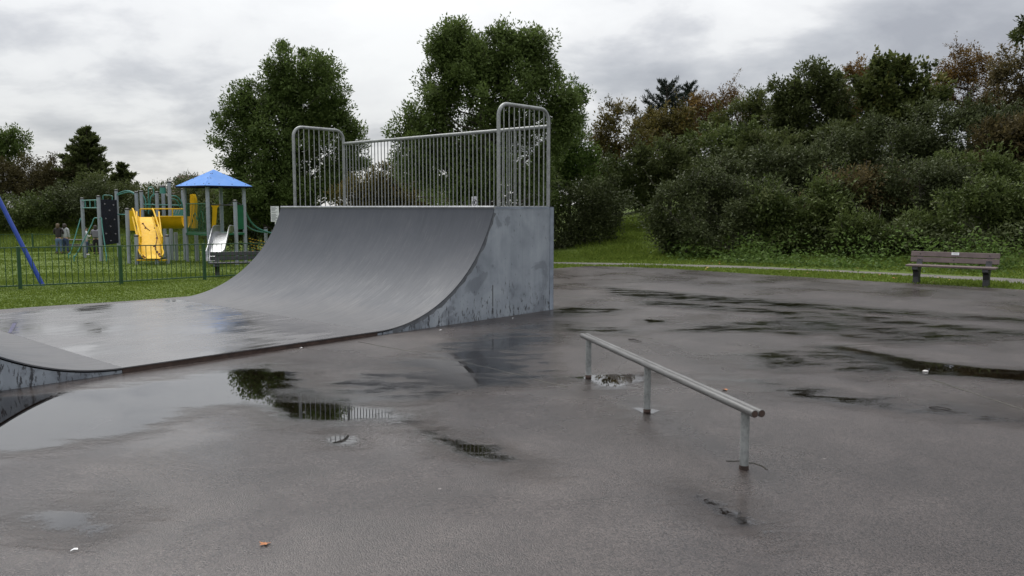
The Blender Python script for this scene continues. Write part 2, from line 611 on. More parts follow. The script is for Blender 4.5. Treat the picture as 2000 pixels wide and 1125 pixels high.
BLUEP = simple('blue_pole_paint', (0.016, 0.055, 0.33), 0.35, var=0.15)
POSTG = simple('blue_grey_post', (0.27, 0.30, 0.34), 0.45, var=0.1)
YEL = simple('yellow_plastic', (0.66, 0.40, 0.004), 0.6, var=0.08, spec=0.25)
TEAL = simple('teal_tube_paint', (0.055, 0.22, 0.19), 0.4, var=0.15)
GRNP = simple('green_panel_paint', (0.015, 0.115, 0.055), 0.4, var=0.15)
ROOFB = simple('sky_blue_roof', (0.085, 0.235, 0.58), 0.6, var=0.08, scale=2, spec=0.3)
DKBLUE = simple('dark_climbing_panel', (0.008, 0.009, 0.020), 0.8, var=0.3, spec=0.15)
STEEL = simple('polished_slide_steel', (0.36, 0.37, 0.38), 0.34, metal=0.85, var=0.2)
ROPE = simple('rope_fibre', (0.035, 0.05, 0.045), 0.9)
BERRY = simple('dark_red_print', (0.09, 0.022, 0.006), 0.6)
HOLD = simple('pale_climbing_hold', (0.20, 0.19, 0.21), 0.6)
PATHM = simple('concrete_path', (0.105, 0.098, 0.085), 0.7, var=0.25, scale=1.5, which='Object')
MOSS = simple('dark_moss', (0.024, 0.022, 0.012), 0.55, var=0.5, scale=4)
BRICK = simple('brown_brick', (0.16, 0.09, 0.07), 0.9)
TILE = simple('brown_roof_tile', (0.09, 0.058, 0.048), 0.8)
PALEWALL = simple('pale_wood_edge', (0.30, 0.29, 0.25), 0.8)

# ------------------------------------------------------------------ ground, tarmac, path
def make_ground():
    xs = np.concatenate([[-900, -500, -300, -200, -140, -100, -80], np.arange(-64, 64.1, 0.8), [80, 100, 140, 200, 300, 500, 900]])
    ys = np.concatenate([[-900, -400, -150, -60, -30], np.arange(-16, 96.1, 0.8), [110, 140, 180, 260, 400, 900, 1500]])
    X, Y = np.meshgrid(xs, ys)
    Z = terrain(X, Y)
    nx, ny = len(xs), len(ys)
    idx = np.arange(nx * ny).reshape(ny, nx)
    f = np.stack([idx[:-1, :-1], idx[:-1, 1:], idx[1:, 1:], idx[1:, :-1]], -1).reshape(-1, 4)
    me = bpy.data.meshes.new('ground')
    me.from_pydata(np.stack([X, Y, Z], -1).reshape(-1, 3).tolist(), [], f.tolist())
    me.polygons.foreach_set('use_smooth', [True] * len(me.polygons))
    o = link('ground', me, GRASSG)
    o['kind'] = 'structure'


make_ground()


def wobble(poly, step, amp, seed):
    rr = random.Random(seed)
    out = []
    for i in range(len(poly)):
        a, b = Vector(poly[i]), Vector(poly[(i + 1) % len(poly)])
        n = max(1, int((b - a).length / step))
        for k in range(n):
            p = a.lerp(b, k / n)
            out.append((p.x + rr.uniform(-amp, amp), p.y + rr.uniform(-amp, amp)))
    return out


tarmac_poly = [(1.25, 23.46), (2.3, 24.5), (4.41, 23.46), (6.63, 21.15), (8.51, 19.38), (9.79, 18.35), (10.88, 17.32),
               (16, 12.4), (22, 6), (22, -14), (-24, -14), (-24, 0), (-16, 7.4), (-8.77, 13.92), (-8.45, 14.28), (-7.18, 15.23), (-6.33, 16.11),
               (-4.4, 17.9), (-1.2, 21.2)]
tp = wobble(tarmac_poly, 0.35, 0.025, 3)
mb = MB().prism(tp, 'z', -0.10, 0.0)
tarmac = mb.build('tarmac', TARMAC)
tarmac['kind'] = 'structure'

path_far = [(-2.0, 26.6), (1.0, 26.2), (3.69, 25.62), (6.19, 24.71), (8.82, 23.46), (10.36, 22.34), (12.51, 19.93), (17, 14.8), (26, 5)]
path_near = [(25, 4), (16, 13.8), (11.75, 18.7), (9.81, 21.3), (8.4, 22.5), (5.93, 23.85), (3.53, 24.75), (1.0, 25.35), (-2, 25.7)]
pth = MB().prism(wobble(path_far + path_near, 0.4, 0.03, 8), 'z', -0.09, -0.002).build('path', PATHM)
pth['kind'] = 'structure'


def joint(pts, w, seed):
    """an open, mossy joint in the tarmac: a low irregular strip of moss and grit"""
    rr = random.Random(seed)
    L, Rr = [], []
    P = []
    for a, b in zip(pts[:-1], pts[1:]):
        a, b = Vector(a), Vector(b)
        n = max(2, int((b - a).length / 0.12))
        P += [a.lerp(b, k / n) for k in range(n)]
    P.append(Vector(pts[-1]))
    for i, p in enumerate(P):
        d = (P[min(i + 1, len(P) - 1)] - P[max(i - 1, 0)]).normalized()
        nrm = Vector((-d.y, d.x))
        off = rr.uniform(-0.012, 0.012)
        ww = w * rr.uniform(0.35, 1.3)
        L.append((*(p + nrm * (ww / 2 + off)), 0.002)); Rr.append((*(p - nrm * (ww / 2 - off)), 0.002))
    mid = [((a[0] + b[0]) / 2, (a[1] + b[1]) / 2, 0.006) for a, b in zip(L, Rr)]
    return MB().sheet([L, mid, Rr]).build('joint', MOSS, tarmac)


G = lambda *p: [gp(*q) for q in p]
joint(G((1085, 553), (1180, 567), (1330, 579), (1500, 593), (1700, 607), (2005, 631)), 0.075, 1)
joint(G((1085, 578), (1250, 590), (1420, 603), (1640, 618), (1830, 638), (2010, 655)), 0.05, 2)
joint(G((1410, 534), (1500, 548), (1640, 571)), 0.04, 3)
joint(G((1080, 640), (1180, 651), (1275, 662)), 0.03, 4)
joint(G((1590, 680), (1700, 708), (1810, 738), (1900, 768), (2010, 803)), 0.028, 5)
joint(G((1600, 676), (1750, 671), (1960, 661)), 0.035, 6)
joint(G((700, 668), (850, 695), (980, 725), (1110, 757)), 0.014, 7)
joint(G((1452, 902), (1475, 905), (1498, 918)), 0.012, 8)
joint(G((1418, 901), (1446, 900)), 0.008, 9)


# puddles: thin sheets of water that follow the hollows
def sd_poly(P, poly):
    n = len(poly)
    d = np.full(len(P), 1e9)
    inside = np.zeros(len(P), bool)
    for i in range(n):
        a, b = np.array(poly[i]), np.array(poly[(i + 1) % n])
        e = b - a
        w = P - a
        tt = np.clip((w @ e) / max(e @ e, 1e-9), 0, 1)
        d = np.minimum(d, np.hypot(*(w - tt[:, None] * e).T))
        c = ((a[1] > P[:, 1]) != (b[1] > P[:, 1]))
        with np.errstate(divide='ignore', invalid='ignore'):
            xi = (b[0] - a[0]) * (P[:, 1] - a[1]) / (b[1] - a[1]) + a[0]
        inside ^= c & (P[:, 0] < xi)
    return np.where(inside, d, -d)


def puddle(label, poly, soft=0.18, gain=1.0, cell=0.06, z=0.004, lim=1.0, group=None):
    P = np.array(poly)
    pad = 0.5
    lo, hi = P.min(0) - pad, P.max(0) + pad
    xs = np.arange(lo[0], hi[0], cell); ys = np.arange(lo[1], hi[1], cell)
    X, Y = np.meshgrid(xs, ys)
    pts = np.stack([X.ravel(), Y.ravel()], -1)
    sd = sd_poly(pts, poly)
    dep = np.where(sd > 0, np.clip(sd / soft, 0, lim) * gain, sd / 0.28)
    nx, ny = len(xs), len(ys)
    idx = np.arange(nx * ny).reshape(ny, nx)
    f = np.stack([idx[:-1, :-1], idx[:-1, 1:], idx[1:, 1:], idx[1:, :-1]], -1).reshape(-1, 4)
    keep = (sd[f] > -0.48).any(1)
    f = f[keep]
    used = np.unique(f)
    remap = -np.ones(nx * ny, int); remap[used] = np.arange(len(used))
    v = np.column_stack([pts[used], np.full(len(used), z)])
    me = bpy.data.meshes.new('puddle')
    me.from_pydata(v.tolist(), [], remap[f].tolist())
    me.attributes.new('depth', 'FLOAT', 'POINT').data.foreach_set('value', dep[used].astype(np.float32))
    o = link('puddle', me, WATER)
    return tag(o, label, 'puddle', group)


puddle('big bright puddle along the raised slab, mirroring sky, tree and railings',
       G((-260, 790), (0, 772), (120, 766), (180, 758), (250, 748), (330, 739), (430, 722), (530, 712), (590, 726), (612, 752), (670, 768), (720, 784), (790, 802), (835, 832), (750, 836),
         (660, 838), (590, 830), (530, 818), (470, 796), (430, 798), (380, 800), (320, 830), (240, 850), (150, 868), (60, 880), (-260, 910)), 0.6, 1.9, z=0.004)
puddle('tiny puddle alone on open tarmac, just below the tree reflection', G((636, 858), (655, 851), (690, 850), (702, 858), (690, 867), (650, 868)), 0.05, 3.2, cell=0.02, lim=1.5)
puddle('white narrow puddle round the foot of the far post of the grind rail', G((1110, 738), (1160, 731), (1230, 731), (1275, 733), (1262, 745), (1210, 757), (1170, 756), (1150, 744)), 0.12, 2.3, cell=0.03)
puddle('small sliver of water beside the foot of the middle grind rail post', G((1232, 796), (1262, 797), (1292, 803), (1272, 811), (1255, 809)), 0.05, 1.6, cell=0.02)
puddle('long dark puddle in a tarmac dip at right, pale stone in it', G((1600, 679), (1640, 676), (1720, 688), (1800, 704), (1900, 716), (2080, 730), (2080, 752), (1900, 738), (1800, 736), (1720, 718), (1650, 697)), 0.14, 0.85, cell=0.05, z=0.005)
puddle('thin dark puddle on a joint running from the ramp towards the bench', G((1165, 560), (1300, 570), (1500, 586), (1700, 602), (2020, 624), (2020, 632), (1700, 612), (1500, 600), (1350, 590), (1200, 578)), 0.2, cell=0.08, gain=0.42, z=0.007)
puddle('short dark puddle straight behind the corner of the ramp, mossy edge', G((1082, 600), (1150, 600), (1230, 604), (1200, 612), (1130, 617), (1082, 618)), 0.2, 0.45, cell=0.06)
puddle('curved dark puddle between the ramp corner and the grind rail', G((1082, 628), (1140, 632), (1250, 648), (1240, 655), (1150, 652), (1085, 645)), 0.2, cell=0.05, gain=0.45, z=0.007)
puddle('ragged dark puddle across the middle of the open tarmac', G((1280, 646), (1380, 634), (1500, 625), (1620, 622), (1720, 634), (1640, 645), (1560, 655), (1480, 650), (1380, 648)), 0.25, cell=0.06, gain=0.36, z=0.005)
puddle('ragged wet patch left of the long dark puddle', G((1380, 700), (1480, 688), (1600, 680), (1700, 700), (1760, 735), (1680, 738), (1600, 722), (1520, 728), (1450, 712)), 0.25, cell=0.05, gain=0.32, z=0.006)
puddle('shallow broken wet band right of the grind rail with a twig on it', G((1280, 730), (1400, 735), (1500, 742), (1620, 765), (1800, 785), (2060, 812), (2060, 832), (1850, 820), (1700, 800), (1560, 780), (1450, 752), (1300, 742)), 0.25, cell=0.05, gain=0.38)
puddle('dim slick of shallow water under the tall side of the ramp', G((560, 768), (700, 740), (800, 690), (900, 660), (1070, 628), (1085, 660), (1060, 700), (1090, 745), (960, 760), (800, 785), (700, 785), (620, 782)), 0.6, cell=0.07, gain=0.62, z=0.005)
puddle('broken wet streak along the second joint in the open tarmac', G((1240, 584), (1420, 598), (1640, 612), (1830, 632), (2020, 650), (2020, 660), (1830, 644), (1640, 624), (1420, 609), (1250, 595)), 0.15, cell=0.07, gain=0.34, z=0.006)
puddle('wet patch and streaks above the long dark puddle at right', G((1530, 618), (1640, 628), (1800, 645), (1960, 660), (1900, 668), (1740, 674), (1650, 662), (1560, 640)), 0.3, cell=0.06, gain=0.30, z=0.008)
puddle('small dark wet spot between the ragged puddle and the ramp', G((1255, 624), (1300, 625), (1302, 631), (1260, 632)), 0.1, cell=0.04, gain=0.7, z=0.006)
puddle('stippled wet streak in the middle of the foreground tarmac', G((800, 832), (880, 852), (960, 872), (1075, 925), (1010, 915), (900, 890), (820, 850)), 0.2, cell=0.04, gain=0.75)
puddle('stippled wet streak below the near post of the grind rail', G((1330, 955), (1400, 975), (1470, 1010), (1500, 1045), (1440, 1030), (1380, 1000)), 0.15, cell=0.03, gain=0.85)
puddle('smooth oval damp patch in the lower left corner of the tarmac', G((60, 1000), (130, 985), (210, 995), (240, 1025), (170, 1050), (80, 1040)), 0.25, cell=0.04, gain=1.3, lim=1.2)


# ------------------------------------------------------------------ half pipe
YAW = 0.7306
S_RUN, S_LEN, S_W, S_H, SLAB_Z, SLAB_L = 2.33, 3.80, 5.94, 1.757, 0.06, 3.4355
RAIL_X0, RAIL_W, HOOP_H, RAIL_H, RAIL_L = S_RUN + 0.155, 1.23, 1.606, 1.334, 5.64
half = thing('half_pipe', 'grey painted skate half pipe with tall steel railings and wet flat bottom', 'skate ramp',
             (-1.838, 11.105, 0), R(90) - YAW)
bpy.context.view_layer.update()
rise = S_H - SLAB_Z
RAD = (S_RUN ** 2 + rise ** 2) / (2 * rise)
AMAX = math.asin(S_RUN / RAD)
arc = [(RAD * math.sin(AMAX * k / 36), SLAB_Z + RAD * (1 - math.cos(AMAX * k / 36))) for k in range(37)]


def quarter(sign, x0):
    """one quarter pipe; local x runs from its toe (0) to its back; sign mirrors it"""
    fx = lambda x: x0 + sign * x
    # riding surface: sheet with thickness
    top = [(x, z) for x, z in arc]
    bot = []
    for k, (x, z) in enumerate(arc):
        a = AMAX * k / 36
        bot.append((x + 0.014 * math.sin(a), z - 0.014 * math.cos(a)))
    poly = [(fx(x), z) for x, z in top] + [(fx(x), z) for x, z in reversed(bot)]
    sm = MB()
    ny = 12
    for ya, yb in [(-0.012 + (S_W + 0.024) * i / 1, -0.012 + (S_W + 0.024) * (i + 1) / 1) for i in range(1)]:
        sm.prism(poly, 'y', ya, yb)
    sm.build('riding_surface', RAMP, half, True)
    # side panels (near side is split in two sheets with a seam)
    seam = 3.02
    for y0, y1 in ((0.0, 0.018), (S_W - 0.018, S_W)):
        pl = [(fx(0.0), -0.09)] + [(fx(x), z - 0.016) for x, z in bot[0:]] + [(fx(seam - 0.001), S_H - 0.016), (fx(seam - 0.001), -0.09)]
        MB().prism(pl, 'y', y0, y1).build('side_panel', SIDE, half)
        MB().prism([(fx(seam + 0.001), -0.09), (fx(seam + 0.001), S_H - 0.016), (fx(S_LEN - 0.001), S_H - 0.016), (fx(S_LEN - 0.001), -0.09)], 'y', y0, y1).build('side_panel', SIDE, half)
        s = -1 if y0 == 0 else 1
        yo = y0 if y0 == 0 else y1
        cs = MB()
        cs.box((fx(S_LEN - 0.045), yo + s * 0.004, S_H / 2 - 0.05), (0.085, 0.0075, S_H + 0.08))
        cs.box((fx(S_LEN + 0.004), yo + s * 0.004 - s * 0.03, S_H / 2 - 0.05), (0.0075, 0.068, S_H + 0.08))
        cs.build('corner_angle', TRIM, half)
        MB().box((fx((S_RUN + S_LEN) / 2 - 0.05), yo + s * 0.003, S_H - 0.02), (S_LEN - S_RUN - 0.12, 0.005, 0.036)).build('deck_edge', TRIM, half)
    MB().box((fx(S_LEN - 0.009), S_W / 2, S_H / 2 - 0.05), (0.016, S_W - 0.045, S_H + 0.06)).build('back_panel', SIDE, half)
    MB().box((fx((S_RUN + S_LEN) / 2 + 0.02), S_W / 2, S_H - 0.009), (S_LEN - S_RUN - 0.045, S_W, 0.018)).build('deck', RAMP, half)
    MB().tube([(fx(S_RUN + 0.004), -0.014, S_H - 0.012), (fx(S_RUN + 0.004), S_W + 0.014, S_H - 0.012)], 0.025, 10).build('coping', COPE, half, True)
    return fx


def hoop(fx, y):
    x0, x1, h, r = RAIL_X0, RAIL_X0 + RAIL_W, S_H + HOOP_H, 0.20
    pts = [(fx(x0), y, S_H - 0.01), (fx(x0), y, h - r)]
    for k in range(1, 9):
        a = R(90) * k / 8
        pts.append((fx(x0 + r - r * math.cos(a)), y, h - r + r * math.sin(a)))
    pts.append((fx(x1 - r), y, h))
    for k in range(1, 9):
        a = R(90) * k / 8
        pts.append((fx(x1 - r + r * math.sin(a)), y, h - r + r * math.cos(a)))
    pts.append((fx(x1), y, S_H - 0.01))
    hp = MB().tube(pts, 0.031, 12).build('side_hoop', GALV, half, True)
    n = 9
    for i in range(n):
        x = x0 + RAIL_W * (i + 1) / (n + 1)
        dx = min(x - x0, x1 - x)
        top = h if dx >= r else h - r + math.sqrt(max(0, r * r - (r - dx) ** 2))
        MB().tube([(fx(x), y, S_H - 0.012), (fx(x), y, top)], 0.0095, 6).build('bar', GALV, hp, True)
    return hp


def back_rail(fx):
    x, z = RAIL_X0 + RAIL_W, S_H + RAIL_H
    ya, yb = 0.04, 0.04 + RAIL_L
    rl = MB().tube([(fx(x), ya + 0.02, z), (fx(x), yb - 0.02, z)], 0.031, 12).build('top_rail', GALV, half, True)
    n = 54
    me = MB().tube([(0, 0, S_H - 0.012), (0, 0, z)], 0.0095, 6).mesh('bar', True)
    me.materials.append(GALV)
    for i in range(1, n):
        link('bar', me, None, rl, (fx(x), ya + RAIL_L * i / n, 0))
    MB().tube([(fx(x), ya + 0.03, S_H + 0.0), (fx(x), yb - 0.03, S_H + 0.0)], 0.012, 6).build('bottom_rail', GALV, half, True)


fa = quarter(1, 0.0)
hoop(fa, 0.04); hoop(fa, 0.04 + RAIL_L); back_rail(fa)
fb = quarter(-1, -SLAB_L)
hoop(fb, 0.04); hoop(fb, 0.04 + RAIL_L); back_rail(fb)
MB().box((-SLAB_L / 2, S_W / 2, SLAB_Z - 0.006), (SLAB_L - 0.004, S_W + 0.024, 0.012)).build('flat_bottom', SLAB, half)
for y in (0.008, S_W - 0.008):
    MB().box((-SLAB_L / 2, y, -0.02), (SLAB_L - 0.01, 0.016, 0.134)).build('slab_edge', RUST, half)
mk = MB()
inv = half.matrix_basis.inverted()


def slab_pt(px, py, dz=0.0025):
    p = gp(px, py, SLAB_Z)
    q = inv @ Vector((p[0], p[1], SLAB_Z))
    return Vector((q.x, q.y, SLAB_Z + dz))


def stroke(m_, a, b, w):
    a, b = slab_pt(*a), slab_pt(*b)
    d = (b - a).normalized(); n_ = Vector((-d.y, d.x, 0)) * w / 2
    m_.add([a - n_, a + n_, b + n_ * 0.8, b - n_ * 0.8], [(0, 1, 2, 3)])


stroke(mk, (29, 631), (19, 650), 0.05)
stroke(mk, (24, 631.5), (34, 631.3), 0.035)
stroke(mk, (22, 651), (38, 649), 0.02)
for yy in (635, 639, 643):
    stroke(mk, (21, yy + 1), (31, yy), 0.02)
mk.build('paint_mark', simple('navy_spray_paint', (0.022, 0.022, 0.085), 0.55, var=0.5, scale=20), half)
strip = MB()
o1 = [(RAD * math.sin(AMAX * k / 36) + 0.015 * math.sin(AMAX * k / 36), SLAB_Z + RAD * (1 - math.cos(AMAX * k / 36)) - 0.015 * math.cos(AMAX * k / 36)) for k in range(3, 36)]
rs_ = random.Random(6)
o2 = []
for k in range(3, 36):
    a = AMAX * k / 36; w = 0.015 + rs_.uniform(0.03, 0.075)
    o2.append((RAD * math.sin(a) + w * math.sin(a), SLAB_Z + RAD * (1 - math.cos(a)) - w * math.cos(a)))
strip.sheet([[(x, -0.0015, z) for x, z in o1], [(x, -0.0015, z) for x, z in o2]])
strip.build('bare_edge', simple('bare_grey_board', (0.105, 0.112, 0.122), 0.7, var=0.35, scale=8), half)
# dark gouge and knocks on the near side panel
MB().box((2.30, -0.0015, 0.36), (0.016, 0.003, 0.34), bev=0.001).build('gouge', DARKU, half)


# ------------------------------------------------------------------ grind rail
def grind_rail():
    a, b = Vector((0.757, 8.48, 0)), Vector((1.60, 5.215, 0))
    d = (b - a); L = d.length; ang = math.atan2(d.y, d.x)
    root = thing('grind_rail', 'low twin tube skate grind rail on three steel posts', 'grind rail', (a.x, a.y, 0), ang)
    for s in (-1, 1):
        t = MB().tube([(0, s * 0.0255, 0.413), (L + (0.0 if s < 0 else 0.0), s * 0.0255, 0.413)], 0.025, 16).build('rail_tube', RAILS, root, True)
        for x, e in ((L, 0.002), (0, -0.002)):
            MB().tube([(x - e, s * 0.0255, 0.413), (x + e, s * 0.0255, 0.413)], 0.0215, 14).build('tube_end', RUST, t)
    for (px, py) in ((0.80, 8.33), (1.185, 6.90), (1.545, 5.35)):
        w = Vector((px, py, 0)) - a
        x = w.dot(d.normalized())
        off = -0.008
        p = MB().tube([(x, off, 0.028), (x, off, 0.392)], 0.030, 14).build('post', GALV, root, True)
        MB().tube([(x, off, -0.02), (x, off, 0.028)], [0.0325, 0.031], 14).build('rusty_foot', RUST, p, True)
        MB().box((x, 0, 0.393), (0.075, 0.05, 0.008)).build('saddle', GALV, p)


grind_rail()


# ------------------------------------------------------------------ benches
def bench(name, label, base_l, base_r, plank, leg, plaque=True):
    a, b = Vector((*base_l, 0)), Vector((*base_r, 0))
    d = b - a; mid = (a + b) / 2
    root = thing(name, label, 'bench', (mid.x, mid.y, tz(mid.x, mid.y) + 0.005), math.atan2(d.y, d.x))
    D = d.length / 2
    LN = 2 * D + 0.40
    # local +y points away from the sitter's front (towards the back)
    tilt = Matrix.Rotation(R(-14), 3, 'X')
    for k, (zc, yc) in enumerate(((0.665, 0.295), (0.535, 0.262))):
        s = MB().box((0, yc, zc), (LN, 0.04, 0.118), tilt, 0.006).build('back_slat', plank, root)
        for x in (-D, D):
            MB().tube([(x, yc - 0.028, zc + 0.004), (x, yc - 0.016, zc + 0.001)], 0.012, 8).build('bolt', BOLT, s)
        if k == 1:
            MB().tube([(0, yc - 0.028, zc + 0.004), (0, yc - 0.016, zc + 0.001)], 0.012, 8).build('bolt', BOLT, s)
    for yc in (-0.20, -0.07, 0.06):
        MB().box((0, yc, 0.415), (LN, 0.118, 0.042), None, 0.006).build('seat_slat', plank, root)
    for x in (-D, D):
        # one heavy moulded end: leg, seat bearer and back post in a single profile
        prof = [(-0.13, 0.0), (0.10, 0.0), (0.085, 0.16), (0.13, 0.30), (0.225, 0.40), (0.36, 0.70), (0.315, 0.715), (0.205, 0.455), (0.16, 0.392), (-0.24, 0.392), (-0.255, 0.33), (-0.13, 0.27), (-0.105, 0.15)]
        MB().prism(prof, 'x', x - 0.06, x + 0.06).build('leg', leg, root)
    if plaque:
        pm = MB().box((0.02, 0.275, 0.690), (0.155, 0.006, 0.058), tilt).build('plaque', WHITE, root)
        MB().box((0.02, 0.2712, 0.690), (0.10, 0.002, 0.010), tilt).build('lettering', GREYINK, pm)
    return root


bench('park_bench', 'brown slatted park bench with white plaque on its backrest, at the tarmac edge', (9.41, 18.98), (10.53, 18.11), PLANK, BLACKP)
bench('park_bench', 'black park bench behind the green railings, half hidden by the ramp', (-8.62, 23.9), (-7.25, 24.35), BLACKP, BLACKP, False)


# ------------------------------------------------------------------ railings
def fence(label, pts, spacing, height, bar_r, joined=False, post_every=16, group=None):
    p0 = Vector(pts[0])
    root = thing('fence', label, 'fence', (p0.x, p0.y, tz(p0.x, p0.y)), 0.0)
    o = Vector((p0.x, p0.y, tz(p0.x, p0.y)))
    bar = MB().tube([(0, 0, 0.075), (0, 0, height - 0.012)], bar_r, 6).mesh('bar', True); bar.materials.append(GREENF)
    jb = MB()
    for a, b in zip(pts[:-1], pts[1:]):
        a, b = Vector(a), Vector(b)
        L = (b - a).length
        ang = math.atan2(b.y - a.y, b.x - a.x)
        n = max(2, round(L / spacing))
        A = Vector((a.x, a.y, tz(a.x, a.y))) - o
        B = Vector((b.x, b.y, tz(b.x, b.y))) - o
        d = (B - A)
        mt = d.to_track_quat('X', 'Z').to_matrix()
        for h, th in ((height - 0.012, 0.024), (0.085, 0.030)):
            MB().box((A + B) / 2 + Vector((0, 0, h)), (d.length - 0.06, 0.046, th), mt).build('rail', GREENF, root)
        MB().box(A + Vector((0, 0, height / 2 - 0.03)), (0.075, 0.075, height + 0.09), Matrix.Rotation(ang, 3, 'Z'), 0.006).build('post', GREENF, root)
        for i in range(1, n):
            q = A.lerp(B, i / n)
            if joined:
                jb.tube([q + Vector((0, 0, 0.075)), q + Vector((0, 0, height - 0.012))], bar_r, 4)
            else:
                link('bar', bar, None, root, q)
    b = Vector(pts[-1]); B = Vector((b.x, b.y, tz(b.x, b.y))) - o
    MB().box(B + Vector((0, 0, height / 2 - 0.03)), (0.075, 0.075, height + 0.09), None, 0.006).build('post', GREENF, root)
    if joined:
        jo = jb.build('bars', GREENF, root); jo['kind'] = 'stuff'
    return root


def field_pt(px, py):
    """ground point of the falling playing field seen along a sight line"""
    r = ray(px, py)
    lo, hi = 5.0, 120.0
    for _ in range(50):
        m_ = (lo + hi) / 2
        t = m_ / r[1]
        if EYE + r[2] * t > tz(r[0] * t, m_):
            lo = m_
        else:
            hi = m_
    return Vector((r[0] * lo / r[1], lo))


fn = [field_pt(40, 565), field_pt(237, 556), field_pt(400, 546.5)]
dirv = (fn[1] - fn[0])
f0 = fn[0] - dirv
f3 = fn[2] + (fn[2] - fn[1])
fence('green painted low railings in front of the playground', [f0, fn[0], fn[1], fn[2], f3], 0.142, 1.0, 0.0085)
zf = [(-31, 47.6), (-27.6, 47.2), (-24.2, 46.9), (-20.8, 46.6), (-17.4, 46.4), (-14.0, 46.2), (-10.6, 46.0)]
fence('distant low green railings on the far side of the playground', zf, 0.2, 1.0, 0.009, joined=True)


# ------------------------------------------------------------------ foliage
def leaf_arrays(c, size, aspect, dirs, tint, jit=0.8, droop=0.15, flat=1.1):
    n = len(c)
    a = dirs + rng.normal(0, jit, (n, 3))
    a[:, 2] -= droop
    a /= np.linalg.norm(a, axis=1)[:, None] + 1e-9
    r = rng.normal(0, 1, (n, 3)); r[:, 2] += flat
    b = np.cross(a, r); b /= np.linalg.norm(b, axis=1)[:, None] + 1e-9
    nn = np.cross(a, b)
    s = size * rng.uniform(0.65, 1.3, n)
    L = s[:, None]; W = (s * aspect * 0.5)[:, None]
    fold = (s * 0.12)[:, None]
    v = np.stack([c, c + a * L * 0.45 + b * W + nn * fold, c + a * L, c + a * L * 0.45 - b * W + nn * fold], 1).reshape(-1, 3)
    return v, np.repeat(tint, 4)


def leaf_mesh(name, v, t):
    n = len(v) // 4
    me = bpy.data.meshes.new(name)
    me.vertices.add(4 * n); me.loops.add(4 * n); me.polygons.add(n)
    me.vertices.foreach_set('co', v.astype(np.float32).ravel())
    me.loops.foreach_set('vertex_index', np.arange(4 * n, dtype=np.int32))
    me.polygons.foreach_set('loop_start', np.arange(0, 4 * n, 4, dtype=np.int32))
    try:
        me.polygons.foreach_set('loop_total', np.full(n, 4, dtype=np.int32))
    except Exception:
        pass
    me.attributes.new('tint', 'FLOAT', 'POINT').data.foreach_set('value', np.clip(t, 0, 1).astype(np.float32))
    me.update(calc_edges=True)
    return me


def shell_points(ells, n, bias=0.45, zmin=None):
    """points in a union of ellipsoids, crowded towards the outside; returns points and outward directions"""
    w = np.array([e[3] * e[4] * e[5] for e in ells]) ** 0.66
    k = rng.choice(len(ells), n, p=w / w.sum())
    E = np.array(ells)[k]
    d = rng.normal(0, 1, (n, 3)); d /= np.linalg.norm(d, axis=1)[:, None]
    rad = rng.uniform(0, 1, n) ** bias
    p = E[:, :3] + d * E[:, 3:6] * rad[:, None]
    if zmin is not None:
        m = p[:, 2] < zmin
        p[m, 2] = zmin + rng.uniform(0, 0.25, m.sum())
    return p, d


